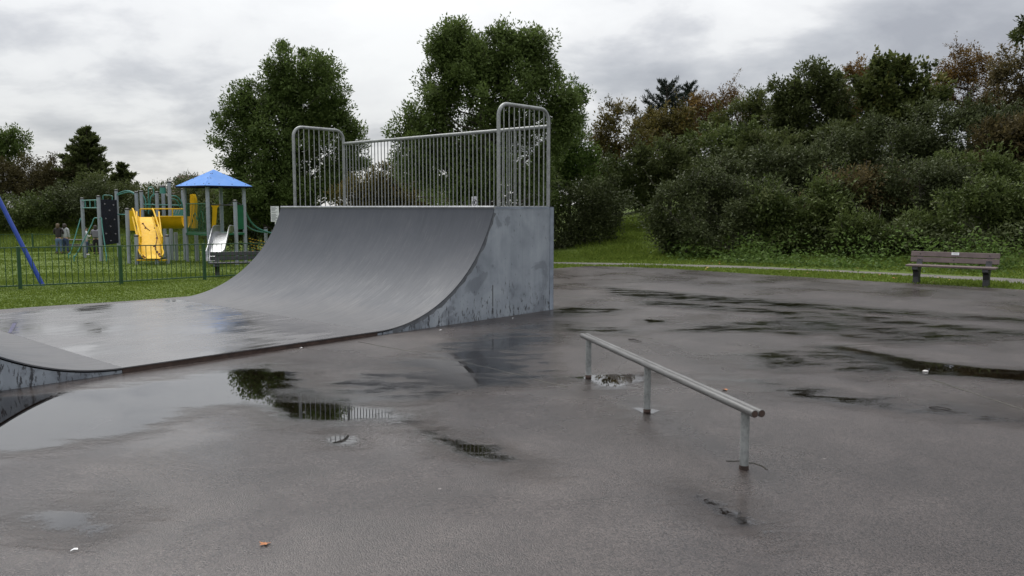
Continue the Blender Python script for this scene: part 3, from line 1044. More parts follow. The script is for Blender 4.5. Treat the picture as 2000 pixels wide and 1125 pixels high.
def tree(name, label, loc, ells, mat, n_clump, per, leaf, aspect=0.45, clump=0.42, trunk_r=0.16, trunk_h=None, limbs=60, cat='tree', up=0.35, jit=0.75, bias=0.4, zmin=None, group=None, droop=0.15, stretch=1.0, canes=0, holes=0):
    root = thing(name, label, cat, loc, 0, group)
    ells = [tuple(e) for e in ells]
    top = max(e[2] + e[5] for e in ells)
    cp, cd = shell_points(ells, n_clump, bias, zmin)
    for q in range(holes):                    # dark hollows where the growth has opened up
        hc = cp[rng.integers(0, len(cp))]
        keep = np.linalg.norm((cp - hc) * np.array([1, 1, 1.4]), axis=1) > rng.uniform(0.35, 0.75)
        if keep.sum() > n_clump * 0.6:
            cp, cd = cp[keep], cd[keep]
    n_clump = len(cp)
    ctint = np.clip(rng.normal(0.44, 0.24, n_clump), 0.03, 1)
    # young shoots stand out beyond the crown's surface
    ns = int(n_clump * 0.22)
    js = rng.choice(n_clump, ns)
    rs = np.linalg.norm(cp[js] - np.array([np.mean([e[k_] for e in ells]) for k_ in range(3)]), axis=1)
    outer = np.argsort(-rs)[:ns]
    sprig = np.zeros(n_clump, bool); sprig[js[outer]] = True
    cp[sprig] += cd[sprig] * clump * 0.35 + np.array([0, 0, clump * 0.3])
    k = np.repeat(np.arange(n_clump), per)
    n = len(k)
    csz = clump * rng.uniform(0.5, 1.4, n_clump)
    csz[sprig] *= 0.6
    d = rng.normal(0, 1, (n, 3)); d /= np.linalg.norm(d, axis=1)[:, None]
    p = cp[k] + d * (csz[k] * rng.uniform(0, 1, n) ** 0.5)[:, None] * np.array([1, 1, stretch])
    dirs = cd[k] * 0.5 + d * 0.6 + np.array([0, 0, up])
    tint = np.clip(ctint[k] + rng.normal(0, 0.10, n), 0, 1)
    if zmin is not None:
        p[:, 2] = np.maximum(p[:, 2], zmin * 0.3)
    v, t = leaf_arrays(p, leaf, aspect, dirs, tint, jit, droop)
    canes_t, cane_j = [], []
    if canes:                                 # arching shoots that stand clear of the mass
        rk = np.linalg.norm(cp - cp.mean(0), axis=1) + 0.6 * cp[:, 2]
        for j in rng.choice(np.argsort(-rk)[:max(canes, n_clump // 3)], canes, replace=False):
            cane_j.append(int(j))
            p0 = Vector(cp[j]); o_ = Vector((*cd[j][:2], 0)) + Vector((rng.normal(0, .4), rng.normal(0, .4), 0))
            ln = rng.uniform(0.5, 1.2) * (clump / 0.4)
            arch = rng.uniform(0.0, 0.8)
            pts_ = [p0 + o_ * (0.55 * ln * f) + Vector((0, 0, ln * (f * 1.0 - arch * f * f))) for f in (0, .25, .5, .75, 1.0)]
            canes_t.append(pts_)
            nl_ = 26
            f_ = rng.uniform(0.1, 1.02, nl_)
            cc = np.array([np.interp(f_, (0, .25, .5, .75, 1.0), [p_[a_] for p_ in pts_]) for a_ in range(3)]).T + rng.normal(0, 0.05, (nl_, 3))
            dd_ = rng.normal(0, 1, (nl_, 3)) + np.array([0, 0, 0.3])
            v2, t2 = leaf_arrays(cc, leaf * 0.9, aspect, dd_, np.clip(ctint[j] + 0.12 + rng.normal(0, 0.1, nl_), 0, 1), 0.3, droop)
            v = np.concatenate([v, v2]); t = np.concatenate([t, t2])
    link('crown', leaf_mesh('crown', v, t), mat, root)
    # trunk and limbs, reaching to the leaf clumps
    th = trunk_h if trunk_h else top * 0.8
    mb = MB()
    pts, rad = [], []
    ph = rng.uniform(0, 6)
    cx, cy = float(np.mean([e[0] for e in ells])), float(np.mean([e[1] for e in ells]))
    for i in range(9):
        f = i / 8
        pts.append((cx * f * 0.7 + 0.10 * math.sin(ph + 4 * f) * f, cy * f * 0.7 + 0.10 * math.cos(ph + 3 * f) * f, -0.15 + f * (th + 0.15)))
        rad.append(trunk_r * (1 - 0.86 * f) * (1.35 if i == 0 else 1))
    mb.tube(pts, rad, 8)
    sel = rng.choice(n_clump, min(limbs, n_clump), replace=False)
    for j in list(sel) + [q for q in cane_j if q not in set(sel.tolist())]:
        c = Vector(cp[j])
        f = max(0.16, min(0.95, (c.z - 0.45 * math.hypot(c.x - cx, c.y - cy)) / max(th, 0.1)))
        i = min(7, int(f * 8)); q = f * 8 - i
        s = Vector(pts[i]).lerp(Vector(pts[i + 1]), q)
        r0 = trunk_r * (1 - 0.86 * f) * 0.5
        m1 = s.lerp(c, 0.4) + Vector((rng.normal(0, 0.1), rng.normal(0, 0.1), -0.06 * (c - s).length))
        m2 = s.lerp(c, 0.75) + Vector((rng.normal(0, 0.1), rng.normal(0, 0.1), 0.0))
        mb.tube([s, m1, m2, c], [r0, r0 * 0.65, r0 * 0.4, 0.006], 5, False)
    for pts_ in canes_t:
        mb.tube(pts_, [0.012, 0.010, 0.008, 0.006, 0.003], 4, False)
    mb.build('trunk', BARK, root, True)
    return root


ASH = leaf_mat('ash_leaf', (0.074, 0.106, 0.026), (0.118, 0.165, 0.046), (0.120, 0.150, 0.055))
ASH2 = leaf_mat('dark_ash_leaf', (0.068, 0.100, 0.024), (0.112, 0.158, 0.044), (0.100, 0.126, 0.048))
FRESH = leaf_mat('fresh_green_leaf', (0.040, 0.076, 0.014), (0.110, 0.170, 0.036), (0.15, 0.20, 0.06))
BRAM = leaf_mat('bramble_leaf', (0.032, 0.040, 0.014), (0.080, 0.098, 0.038), (0.105, 0.122, 0.056), rough=0.48, trans=0.25)
BRAMG = leaf_mat('green_bramble_leaf', (0.036, 0.052, 0.014), (0.104, 0.136, 0.038), (0.140, 0.160, 0.065), rough=0.5, trans=0.28)
OLIVE = leaf_mat('olive_leaf', (0.045, 0.042, 0.012), (0.130, 0.110, 0.030), (0.190, 0.120, 0.032))
RUSTL = leaf_mat('rust_brown_leaf', (0.066, 0.040, 0.012), (0.170, 0.104, 0.030), (0.20, 0.135, 0.040))
BROWN = leaf_mat('brown_bramble_leaf', (0.046, 0.038, 0.015), (0.118, 0.096, 0.040), (0.140, 0.110, 0.052))
DKTREE = leaf_mat('dark_tree_leaf', (0.040, 0.052, 0.014), (0.088, 0.108, 0.036), (0.115, 0.122, 0.056))
MAPLE = leaf_mat('maple_leaf', (0.034, 0.048, 0.013), (0.100, 0.120, 0.034), (0.165, 0.150, 0.042))
CEDAR = leaf_mat('cedar_needle', (0.014, 0.020, 0.016), (0.034, 0.046, 0.036), None, rough=0.7, trans=0.05)
THORN = leaf_mat('thorn_twig_leaf', (0.032, 0.028, 0.010), (0.070, 0.060, 0.022), (0.090, 0.078, 0.030), rough=0.8, trans=0.2)
NETTLE = leaf_mat('nettle_leaf', (0.040, 0.078, 0.016), (0.115, 0.180, 0.042), (0.16, 0.21, 0.07))


def plant_px(name, label, Y, blobs, mat, n_clump, per, leaf, depth=0.8, lump=0, **kw):
    """blobs: (px, py, half width px, half height px) ellipses seen at depth Y; the foot is on the ground below"""
    xs = sum(b[0] for b in blobs) / len(blobs)
    bx = at(xs, 404, Y)
    gz = tz(bx.x, Y)
    k = Y / FOC
    ells = []
    if lump:                                # break every mass into smaller uneven lumps
        nb = []
        for (px, py, hw, hh) in blobs:
            nb.append((px, py, hw * 0.72, hh * 0.72))
            for q in range(lump):
                a = 2 * math.pi * (q + rng.uniform(0, 1)) / lump
                f = rng.uniform(0.34, 0.56)
                nb.append((px + hw * 0.72 * math.cos(a), py - hh * 0.56 * math.sin(a), hw * f, hh * f * rng.uniform(0.8, 1.2)))
        blobs = nb
    for i, (px, py, hw, hh) in enumerate(blobs):
        c = at(px, py, Y)
        dy = (rng.uniform(-0.5, 0.5) * hw * k * 0.7) if len(blobs) > 1 else 0
        ells.append((c.x - bx.x, dy, c.z - gz, hw * k, hw * k * depth, hh * k))
    return tree(name, label, (bx.x, Y, gz), ells, mat, n_clump, per, leaf, **kw)


# the two big ash trees behind the ramp
plant_px('ash_tree', 'round dark green tree behind the blue roofed playground tower', 41,
         [(575, 150, 72, 72), (520, 190, 68, 66), (635, 190, 66, 70), (480, 262, 62, 78), (560, 270, 100, 95), (650, 262, 64, 78), (470, 345, 50, 70), (560, 370, 110, 70), (668, 330, 50, 60), (690, 262, 30, 26), (500, 410, 60, 50)],
         ASH2, 900, 110, 0.165, lump=3, aspect=0.42, clump=0.50, trunk_r=0.22, limbs=110, up=0.3, bias=0.42)
plant_px('ash_tree', 'tallest tree, dark green and airy, rising behind the ramp railings', 31,
         [(905, 110, 72, 72), (1005, 120, 84, 78), (960, 180, 130, 80), (865, 190, 52, 66), (1075, 185, 52, 80), (850, 262, 78, 66), (960, 280, 120, 90), (1070, 280, 66, 80), (1110, 215, 36, 50), (800, 255, 46, 44), (815, 310, 56, 46), (870, 340, 90, 60), (880, 105, 44, 46), (1050, 110, 44, 50), (958, 100, 62, 56), (985, 350, 90, 70)],
         ASH, 1050, 104, 0.135, lump=3, aspect=0.42, clump=0.40, trunk_r=0.24, limbs=130, up=0.3, bias=0.45)
plant_px('ash_sapling', 'bright green young tree right beside the tall right hoop of the ramp', 34.5,
         [(1105, 300, 50, 62), (1075, 350, 60, 60), (1130, 330, 40, 60), (1120, 215, 24, 60), (1140, 190, 14, 24)], FRESH, 320, 55, 0.14, aspect=0.4, clump=0.32, trunk_r=0.09, limbs=40)
# under the trees
plant_px('bush', 'dark evergreen bush at the left foot of the round tree', 43, [(440, 420, 60, 60), (500, 440, 60, 60), (555, 400, 60, 80)], DKTREE, 300, 60, 0.15, trunk_r=0.08, limbs=20, cat='bush')
plant_px('bush', 'twiggy brown thicket seen through the middle of the ramp railings', 38, [(720, 390, 60, 46), (770, 370, 40, 46), (830, 400, 70, 50)], OLIVE, 330, 80, 0.14, trunk_r=0.06, limbs=60, cat='bush')
plant_px('bush', 'green bush low behind the right half of the ramp railings', 33, [(900, 390, 70, 50), (980, 380, 70, 60), (1050, 385, 60, 60)], ASH, 260, 55, 0.13, trunk_r=0.06, limbs=20, cat='bush')

# bank on the right: bushes left of the grass path
plant_px('bramble_bush', 'dark bramble bush just right of the ramp, left of the grass path', 33, [(1110, 425, 60, 68), (1150, 412, 56, 58), (1100, 466, 48, 36), (1185, 395, 46, 46), (1170, 440, 36, 34)], BRAM, 330, 60, 0.11, trunk_r=0.05, limbs=16, cat='bush', jit=0.9)
plant_px('bramble_bush', 'bramble bush behind, at the top left of the grass path', 37, [(1172, 395, 46, 46), (1225, 355, 44, 40), (1170, 340, 40, 40)], BRAMG, 300, 55, 0.11, trunk_r=0.05, limbs=16, cat='bush', jit=0.9)

hill = [
    # name, label, Y, blobs, material, clumps, per, leaf, kwargs
    ('bank_tree', 'bronze and olive twiggy tree nearest the tall green tree', 38, [(1195, 255, 46, 55), (1230, 290, 60, 70), (1180, 310, 36, 60)], OLIVE, 300, 42, 0.11, dict(limbs=90, trunk_r=0.1)),
    ('bank_tree', 'olive tree left below the dark cedar', 40, [(1270, 255, 46, 40), (1310, 290, 60, 60), (1345, 250, 40, 36)], OLIVE, 300, 50, 0.12, dict(limbs=60, trunk_r=0.1)),
    ('bank_tree', 'rust brown tree right of the dark cedar', 43, [(1385, 225, 46, 40), (1430, 215, 50, 46), (1360, 250, 40, 36)], RUSTL, 320, 45, 0.12, dict(limbs=60, trunk_r=0.1)),
    ('bank_tree', 'pale olive tree between the rust brown tree and the dark tree', 41, [(1470, 215, 36, 44), (1440, 250, 46, 50), (1490, 260, 44, 60)], MAPLE, 280, 45, 0.12, dict(limbs=60, trunk_r=0.1)),
    ('bank_tree', 'dark green tree with spiky top in the middle of the bank', 37, [(1585, 170, 46, 54), (1545, 205, 46, 56), (1620, 215, 44, 60), (1580, 270, 80, 50), (1540, 150, 12, 30), (1600, 135, 12, 26)], DKTREE, 420, 60, 0.14, dict(limbs=60, trunk_r=0.12)),
    ('bank_tree', 'small rust coloured tree between the dark tree and the maple', 43, [(1685, 170, 40, 36), (1660, 200, 36, 40)], RUSTL, 200, 45, 0.12, dict(limbs=40, trunk_r=0.09)),
    ('maple_tree', 'green broad leaved maple right of the spiky dark tree', 36, [(1760, 160, 50, 44), (1720, 190, 46, 50), (1800, 195, 44, 46), (1745, 235, 70, 40), (1720, 140, 14, 22)], MAPLE, 400, 48, 0.18, dict(limbs=60, trunk_r=0.11, aspect=0.7)),
    ('bank_tree', 'tall bronze orange tree with bare stems near the right edge', 39, [(1880, 135, 44, 40), (1925, 145, 44, 44), (1845, 170, 36, 40), (1900, 190, 56, 36)], RUSTL, 300, 40, 0.12, dict(limbs=110, trunk_r=0.12)),
    ('bank_tree', 'dark brown tree at the right edge of the bank', 33, [(1985, 165, 44, 62), (2030, 190, 60, 80), (1960, 215, 40, 40)], BROWN, 300, 55, 0.12, dict(limbs=60, trunk_r=0.14)),
    ('bramble_bush', 'dark green bush above the grass path, below the olive tree', 36, [(1290, 320, 56, 46), (1330, 345, 60, 46)], DKTREE, 300, 55, 0.12, dict(limbs=14)),
    ('bramble_bush', 'bramble bush closing the top end of the grass path', 42, [(1240, 372, 40, 36), (1280, 362, 44, 40), (1205, 365, 40, 40)], BRAMG, 300, 55, 0.12, dict(limbs=8)),
    ('bramble_bush', 'olive green scrub below the rust brown tree', 37, [(1400, 285, 60, 46), (1450, 300, 70, 46), (1350, 310, 40, 36)], BRAMG, 320, 55, 0.12, dict(limbs=14)),
    ('bramble_bush', 'green scrub below the spiky dark tree', 35, [(1520, 300, 70, 46), (1590, 300, 60, 40), (1640, 285, 60, 40)], DKTREE, 340, 55, 0.12, dict(limbs=14)),
    ('bramble_bush', 'grey green bramble mound in the centre of the bank', 31, [(1500, 345, 80, 52), (1420, 360, 60, 48), (1580, 335, 70, 52)], BRAM, 420, 60, 0.11, dict(limbs=10)),
    ('bramble_bush', 'grey green bramble mound right of centre, high on the bank', 32, [(1680, 300, 80, 56), (1750, 280, 70, 52), (1620, 330, 60, 48)], BRAM, 420, 60, 0.11, dict(limbs=10)),
    ('bramble_bush', 'dark bramble mound high on the right of the bank', 31, [(1850, 260, 80, 56), (1930, 250, 70, 60), (1800, 290, 60, 50)], BRAM, 420, 60, 0.11, dict(limbs=10)),
    ('bramble_bush', 'dark bramble mound cut by the right edge of the picture', 29, [(1980, 300, 70, 70), (2050, 300, 70, 80), (1930, 330, 50, 50)], BROWN, 380, 60, 0.11, dict(limbs=10)),
    ('bramble_bush', 'greyish bramble bush at the right side of the grass path', 28.5, [(1345, 400, 56, 52), (1310, 430, 40, 44), (1390, 390, 56, 52), (1325, 462, 40, 34)], BRAM, 440, 62, 0.10, dict(limbs=10)),
    ('bramble_bush', 'bramble bush low on the bank with deep gaps, left of the nettles', 27.5, [(1420, 420, 66, 52), (1480, 405, 60, 50), (1400, 460, 60, 36)], BRAM, 440, 62, 0.10, dict(limbs=10)),
    ('bramble_bush', 'green bramble bush low on the bank, right above the nettles', 27, [(1540, 410, 64, 52), (1600, 400, 60, 52), (1570, 450, 70, 34)], BRAMG, 440, 62, 0.10, dict(limbs=10)),
    ('bramble_bush', 'brown tinged bramble bush in the middle right of the bank', 27.5, [(1690, 380, 70, 56), (1640, 420, 60, 46), (1730, 420, 60, 50)], BROWN, 420, 60, 0.10, dict(limbs=12)),
    ('bramble_bush', 'bramble bush above and left of the brown bench', 27, [(1790, 370, 70, 60), (1840, 390, 56, 50), (1760, 430, 50, 46)], BRAM, 420, 60, 0.10, dict(limbs=10)),
    ('bramble_bush', 'yellowish green bramble bush right behind the brown bench', 24.5, [(1900, 430, 60, 56), (1950, 410, 60, 60), (2010, 420, 60, 70), (1870, 470, 40, 30)], BRAMG, 420, 62, 0.10, dict(limbs=10)),
    ('bramble_bush', 'green bramble bush low on the bank, left of the brown bench', 25.5, [(1700, 460, 60, 34), (1760, 465, 56, 34), (1820, 465, 50, 36)], BRAMG, 380, 60, 0.10, dict(limbs=8)),
    ('bramble_bush', 'olive bramble mound above the bench at the right edge', 28, [(1880, 340, 60, 50), (1940, 350, 60, 52)], BRAMG, 340, 60, 0.10, dict(limbs=8)),
]
for (nm, lb, Y, bl, mt, nc, pr, lf, kw) in hill:
    isb = nm == 'bramble_bush'
    k2 = dict(canes=22 if isb else 14, holes=4 if isb else 3, lump=7 if isb else 5, clump=0.40 if isb else 0.36, cat='bush' if isb else 'tree', jit=0.8, bias=0.36, trunk_r=0.05)
    k2.update(kw)
    plant_px(nm, lb, Y, bl, mt, int(nc * (0.85 if isb else 1.0)), int(pr * (1.35 if isb else 1.15)), lf * (1.12 if isb else 1.05) * rng.uniform(0.82, 1.35), **k2)

# overhanging leaves at the right edge belong to a tree outside the picture
plant_px('oak_tree', 'dark leaved tree whose outer twigs hang in at the top right corner', 25, [(2110, 20, 90, 70), (2150, 120, 90, 80), (2014, 58, 26, 20)], DKTREE, 300, 50, 0.15, trunk_r=0.16, limbs=40, clump=0.25)

# the dark cedar: flat rising fans of needles
def conifer(name, label, px, ytop, ybot, Y, half_w, mat, tiers, leaf, spread=1.0, wild=0.3, scat=1.0, narrow=0.32):
    base = at(px, 404, Y); gz = tz(base.x, Y)
    zt = at(px, ytop, Y).z - gz; zb = at(px, ybot, Y).z - gz
    root = thing(name, label, 'tree', (base.x, Y, gz))
    mb = MB().tube([(0, 0, -0.2), (0.05, 0, zt * 0.5), (0, 0, zt)], [0.2, 0.13, 0.02], 7)
    V, T = [], []
    w = half_w * Y / FOC
    for i in range(tiers):
        f = i / tiers + rng.uniform(-0.02, 0.02)
        z = zb + (zt - zb) * f
        L = w * max(0.0, 1 - f) ** spread * rng.uniform(0.6, 1.15) + 0.15
        az = rng.uniform(0, 2 * math.pi)
        tip = Vector((L * math.cos(az), L * math.sin(az), z + L * wild * rng.uniform(0.2, 1.4)))
        s = Vector((0, 0, z - 0.1))
        mb.tube([s, s.lerp(tip, 0.5) + Vector((0, 0, -0.05)), tip], [0.035, 0.02, 0.005], 4, False)
        n = int(60 + 130 * L)
        q = rng.uniform(0.15, 1.05, n)
        c = np.array(s)[None] + (np.array(tip - s))[None] * q[:, None] + rng.normal(0, 1, (n, 3)) * np.array([0.16, 0.16, 0.07]) * (0.35 + L * 0.3) * scat
        d = np.repeat(np.array((tip - s).normalized())[None], n, 0) + np.array([0, 0, 0.35])
        v, t = leaf_arrays(c, leaf, narrow, d, np.clip(rng.normal(0.4, 0.2, n), 0, 1), 0.6, 0.0)
        V.append(v); T.append(t)
    link('crown', leaf_mesh('crown', np.concatenate(V), np.concatenate(T)), mat, root)
    mb.build('trunk', BARK, root, True)


conifer('cedar_tree', 'dark cedar with fanned branches standing above the skyline of the bank', 1298, 163, 300, 52, 58, CEDAR, 70, 0.20, 0.5, 0.6, 0.62, 0.2)
conifer('cedar_tree', 'second thinner dark cedar crown just right of the fanned cedar', 1340, 168, 300, 54, 36, CEDAR, 44, 0.20, 0.5, 0.8, 0.62, 0.2)

# left background
conifer('spruce_tree', 'dark pointed tree standing highest behind the climbing wall', 176, 254, 400, 58, 58, DKTREE, 130, 0.24, 0.75, 0.45, 0.8, 0.4)
conifer('spruce_tree', 'small dark spindly tree right of the pointed tree', 242, 322, 400, 57, 30, DKTREE, 46, 0.22, 0.8, 0.6, 0.75, 0.38)
plant_px('field_tree', 'green tree cut by the left edge of the picture', 60, [(15, 280, 34, 28), (-20, 290, 40, 40), (20, 300, 26, 20)], ASH2, 200, 40, 0.2, trunk_r=0.15, limbs=40, clump=0.45)
lf = [
    ('thorn_bush', 'wide reddish brown thorn thicket in the left background', 57, [(60, 345, 70, 36), (120, 355, 50, 40), (0, 350, 50, 40), (60, 370, 90, 36)], THORN, 520, 70, 0.14, dict(limbs=110)),
    ('bramble_bush', 'green bramble mound at the far left, behind the blue swing leg', 53, [(30, 420, 50, 36), (80, 410, 46, 30), (-20, 420, 50, 40)], BRAMG, 300, 50, 0.15, {}),
    ('bramble_bush', 'bramble mound behind the two people in jeans', 54, [(130, 400, 50, 32), (185, 395, 40, 34)], BRAM, 280, 50, 0.15, {}),
    ('bramble_bush', 'dark bramble hedge behind the black climbing panel', 55, [(230, 395, 50, 34), (280, 390, 46, 34), (190, 370, 40, 30)], DKTREE, 280, 50, 0.15, {}),
    ('bramble_bush', 'dark bramble hedge behind the yellow slide', 54, [(330, 395, 50, 40), (375, 390, 44, 44), (300, 420, 60, 40)], BRAM, 300, 50, 0.15, {}),
    ('bramble_bush', 'dark bramble hedge behind the steel slide', 52, [(420, 420, 50, 46), (470, 425, 50, 50), (400, 380, 50, 30)], DKTREE, 300, 50, 0.15, {}),
    ('bramble_bush', 'dark hedge left of the ramp, behind the rope bridge', 47, [(520, 430, 50, 50), (570, 430, 60, 60)], DKTREE, 300, 50, 0.15, {}),
]
for (nm, lb, Y, bl, mt, nc, pr, lfs, kw) in lf:
    k2 = dict(clump=0.5, cat='bush', jit=0.95, bias=0.4, trunk_r=0.05, limbs=12)
    k2.update(kw)
    plant_px(nm, lb, Y, bl, mt, nc, pr, lfs, **k2)


# low nettles and weeds along the foot of the bank: nobody could count them
def weeds():
    V, T = [], []
    n = 60000
    x = rng.uniform(3.2, 20, n * 3); y = rng.uniform(14, 32, n * 3)
    s = (x - 4.4) * 0.579 + (y - 29.3) * 0.816
    dens = np.exp(-((s + 0.85) / 1.0) ** 2) * (0.55 + 0.45 * np.sin(x * 1.7 + np.sin(y * 1.3) * 2)) * sstep(4.8, 6.5, x)
    k = rng.uniform(0, 1, len(x)) < dens
    x, y, s = x[k][:n], y[k][:n], s[k][:n]
    h = rng.uniform(0, 1, len(x)) ** 1.4 * (0.22 + 0.75 * sstep(-2.0, 0.2, s)) * (0.7 + 0.5 * np.sin(x * 2.3) ** 2)
    c = np.column_stack([x, y, terrain(x, y) + h])
    d = np.column_stack([rng.normal(0, 1, len(x)), rng.normal(0, 1, len(x)), np.full(len(x), 0.3)])
    v, t = leaf_arrays(c, 0.12, 0.5, d, np.clip(rng.normal(0.42, 0.2, len(x)) + 0.2 * h, 0, 1), 0.5, 0.1)
    o = link('nettles', leaf_mesh('nettles', v, t), NETTLE)
    o['kind'] = 'stuff'
    tag(o, 'bright green nettles and weeds along the foot of the bank', 'nettles')


weeds()

def ground_cover():
    n = 330000
    x = rng.uniform(3, 32, n); y = rng.uniform(18, 58, n)
    s = (x - 4.4) * 0.579 + (y - 29.3) * 0.816
    xl = 4.7 + (y - 29) * 0.28                       # keep the grass path up the bank open
    k = (s > 0.2) & (s < 24) & (x > xl + 0.8 + 0.3 * np.sin(y * 2.1))
    x, y, s = x[k], y[k], s[k]
    hum = 0.5 + 0.5 * np.sin(x * 1.9 + 1.3 * np.sin(y * 1.1)) * np.sin(y * 1.5 + x * 0.4)
    h = rng.uniform(0, 1, len(x)) ** 0.6 * (0.35 + 0.9 * hum)
    c = np.column_stack([x, y, terrain(x, y) + h])
    d = rng.normal(0, 1, (len(x), 3))
    v, t = leaf_arrays(c, 0.12, 0.5, d, np.clip(0.25 + 0.45 * hum + rng.normal(0, 0.12, len(x)), 0, 1), 0.6, 0.1)
    o = link('ivy_cover', leaf_mesh('ivy_cover', v, t), BRAM)
    o['kind'] = 'stuff'
    tag(o, 'low ivy and bramble covering the bank between the bushes', 'ivy')


ground_cover()

GRASSB = leaf_mat('grass_blade', (0.070, 0.112, 0.014), (0.160, 0.215, 0.034), (0.20, 0.215, 0.05), rough=0.8, trans=0.3)


def blades(x, y, h, seed):
    r = np.random.default_rng(seed)
    n = len(x)
    z = terrain(x, y)
    az = r.uniform(0, 2 * math.pi, n)
    w = 0.011 * r.uniform(0.7, 1.5, n)
    ln = h * r.uniform(0.5, 1.3, n)
    lean = r.normal(0, 0.45, (n, 2))
    b = np.column_stack([np.cos(az) * w, np.sin(az) * w, np.zeros(n)])
    base = np.column_stack([x, y, z - 0.005])
    tip = base + np.column_stack([lean[:, 0] * ln, lean[:, 1] * ln, ln])
    midp = base + np.column_stack([lean[:, 0] * ln * 0.3, lean[:, 1] * ln * 0.3, ln * 0.55])
    v = np.stack([base - b, base + b, midp + b * 0.8, tip], 1)
    # keep it a quad: base-left, base-right, mid-right, tip
    return v.reshape(-1, 3), np.repeat(np.clip(r.normal(0.42, 0.2, n), 0, 1), 4)


def grass():
    V, T = [], []
    r = np.random.default_rng(5)

    def scatter(n, x0, x1, y0, y1, fn, h, pw=1.0):
        x = r.uniform(x0, x1, n); y = y0 + (y1 - y0) * r.uniform(0, 1, n) ** pw
        k = fn(x, y)
        x, y = x[k], y[k]
        hh = h * (0.7 + 0.6 * np.sin(x * 0.9 + 1) ** 2 * np.sin(y * 1.1) ** 2)
        v, t = blades(x, y, hh, len(V) + 3)
        V.append(v); T.append(t)
    tpn = np.array(tarmac_poly)
    pp = path_far + path_near
    out = lambda x, y: (sd_poly(np.column_stack([x, y]), tarmac_poly) < 0.03 + 0.05 * np.sin(x * 5.1 + np.sin(y * 3.3) * 2)) & (sd_poly(np.column_stack([x, y]), pp) < -0.02)
    scatter(110000, -15, -4, 9, 26, out, 0.036)
    scatter(110000, 0.8, 14, 15.5, 33, lambda x, y: out(x, y) & (((x - 4.4) * 0.579 + (y - 29.3) * 0.816) < 0.3), 0.07)
    scatter(26000, 2.5, 8.5, 27, 40, out, 0.13)
    scatter(60000, -30, -6, 24, 48, lambda x, y: x < -y * 0.3, 0.07)
    scatter(26000, -36, -18, 46, 58, out, 0.22)
    o = link('grass', leaf_mesh('grass', np.concatenate(V), np.concatenate(T)), GRASSB)
    o['kind'] = 'stuff'
    tag(o, 'short wet green grass of the field and verges', 'grass')


grass()


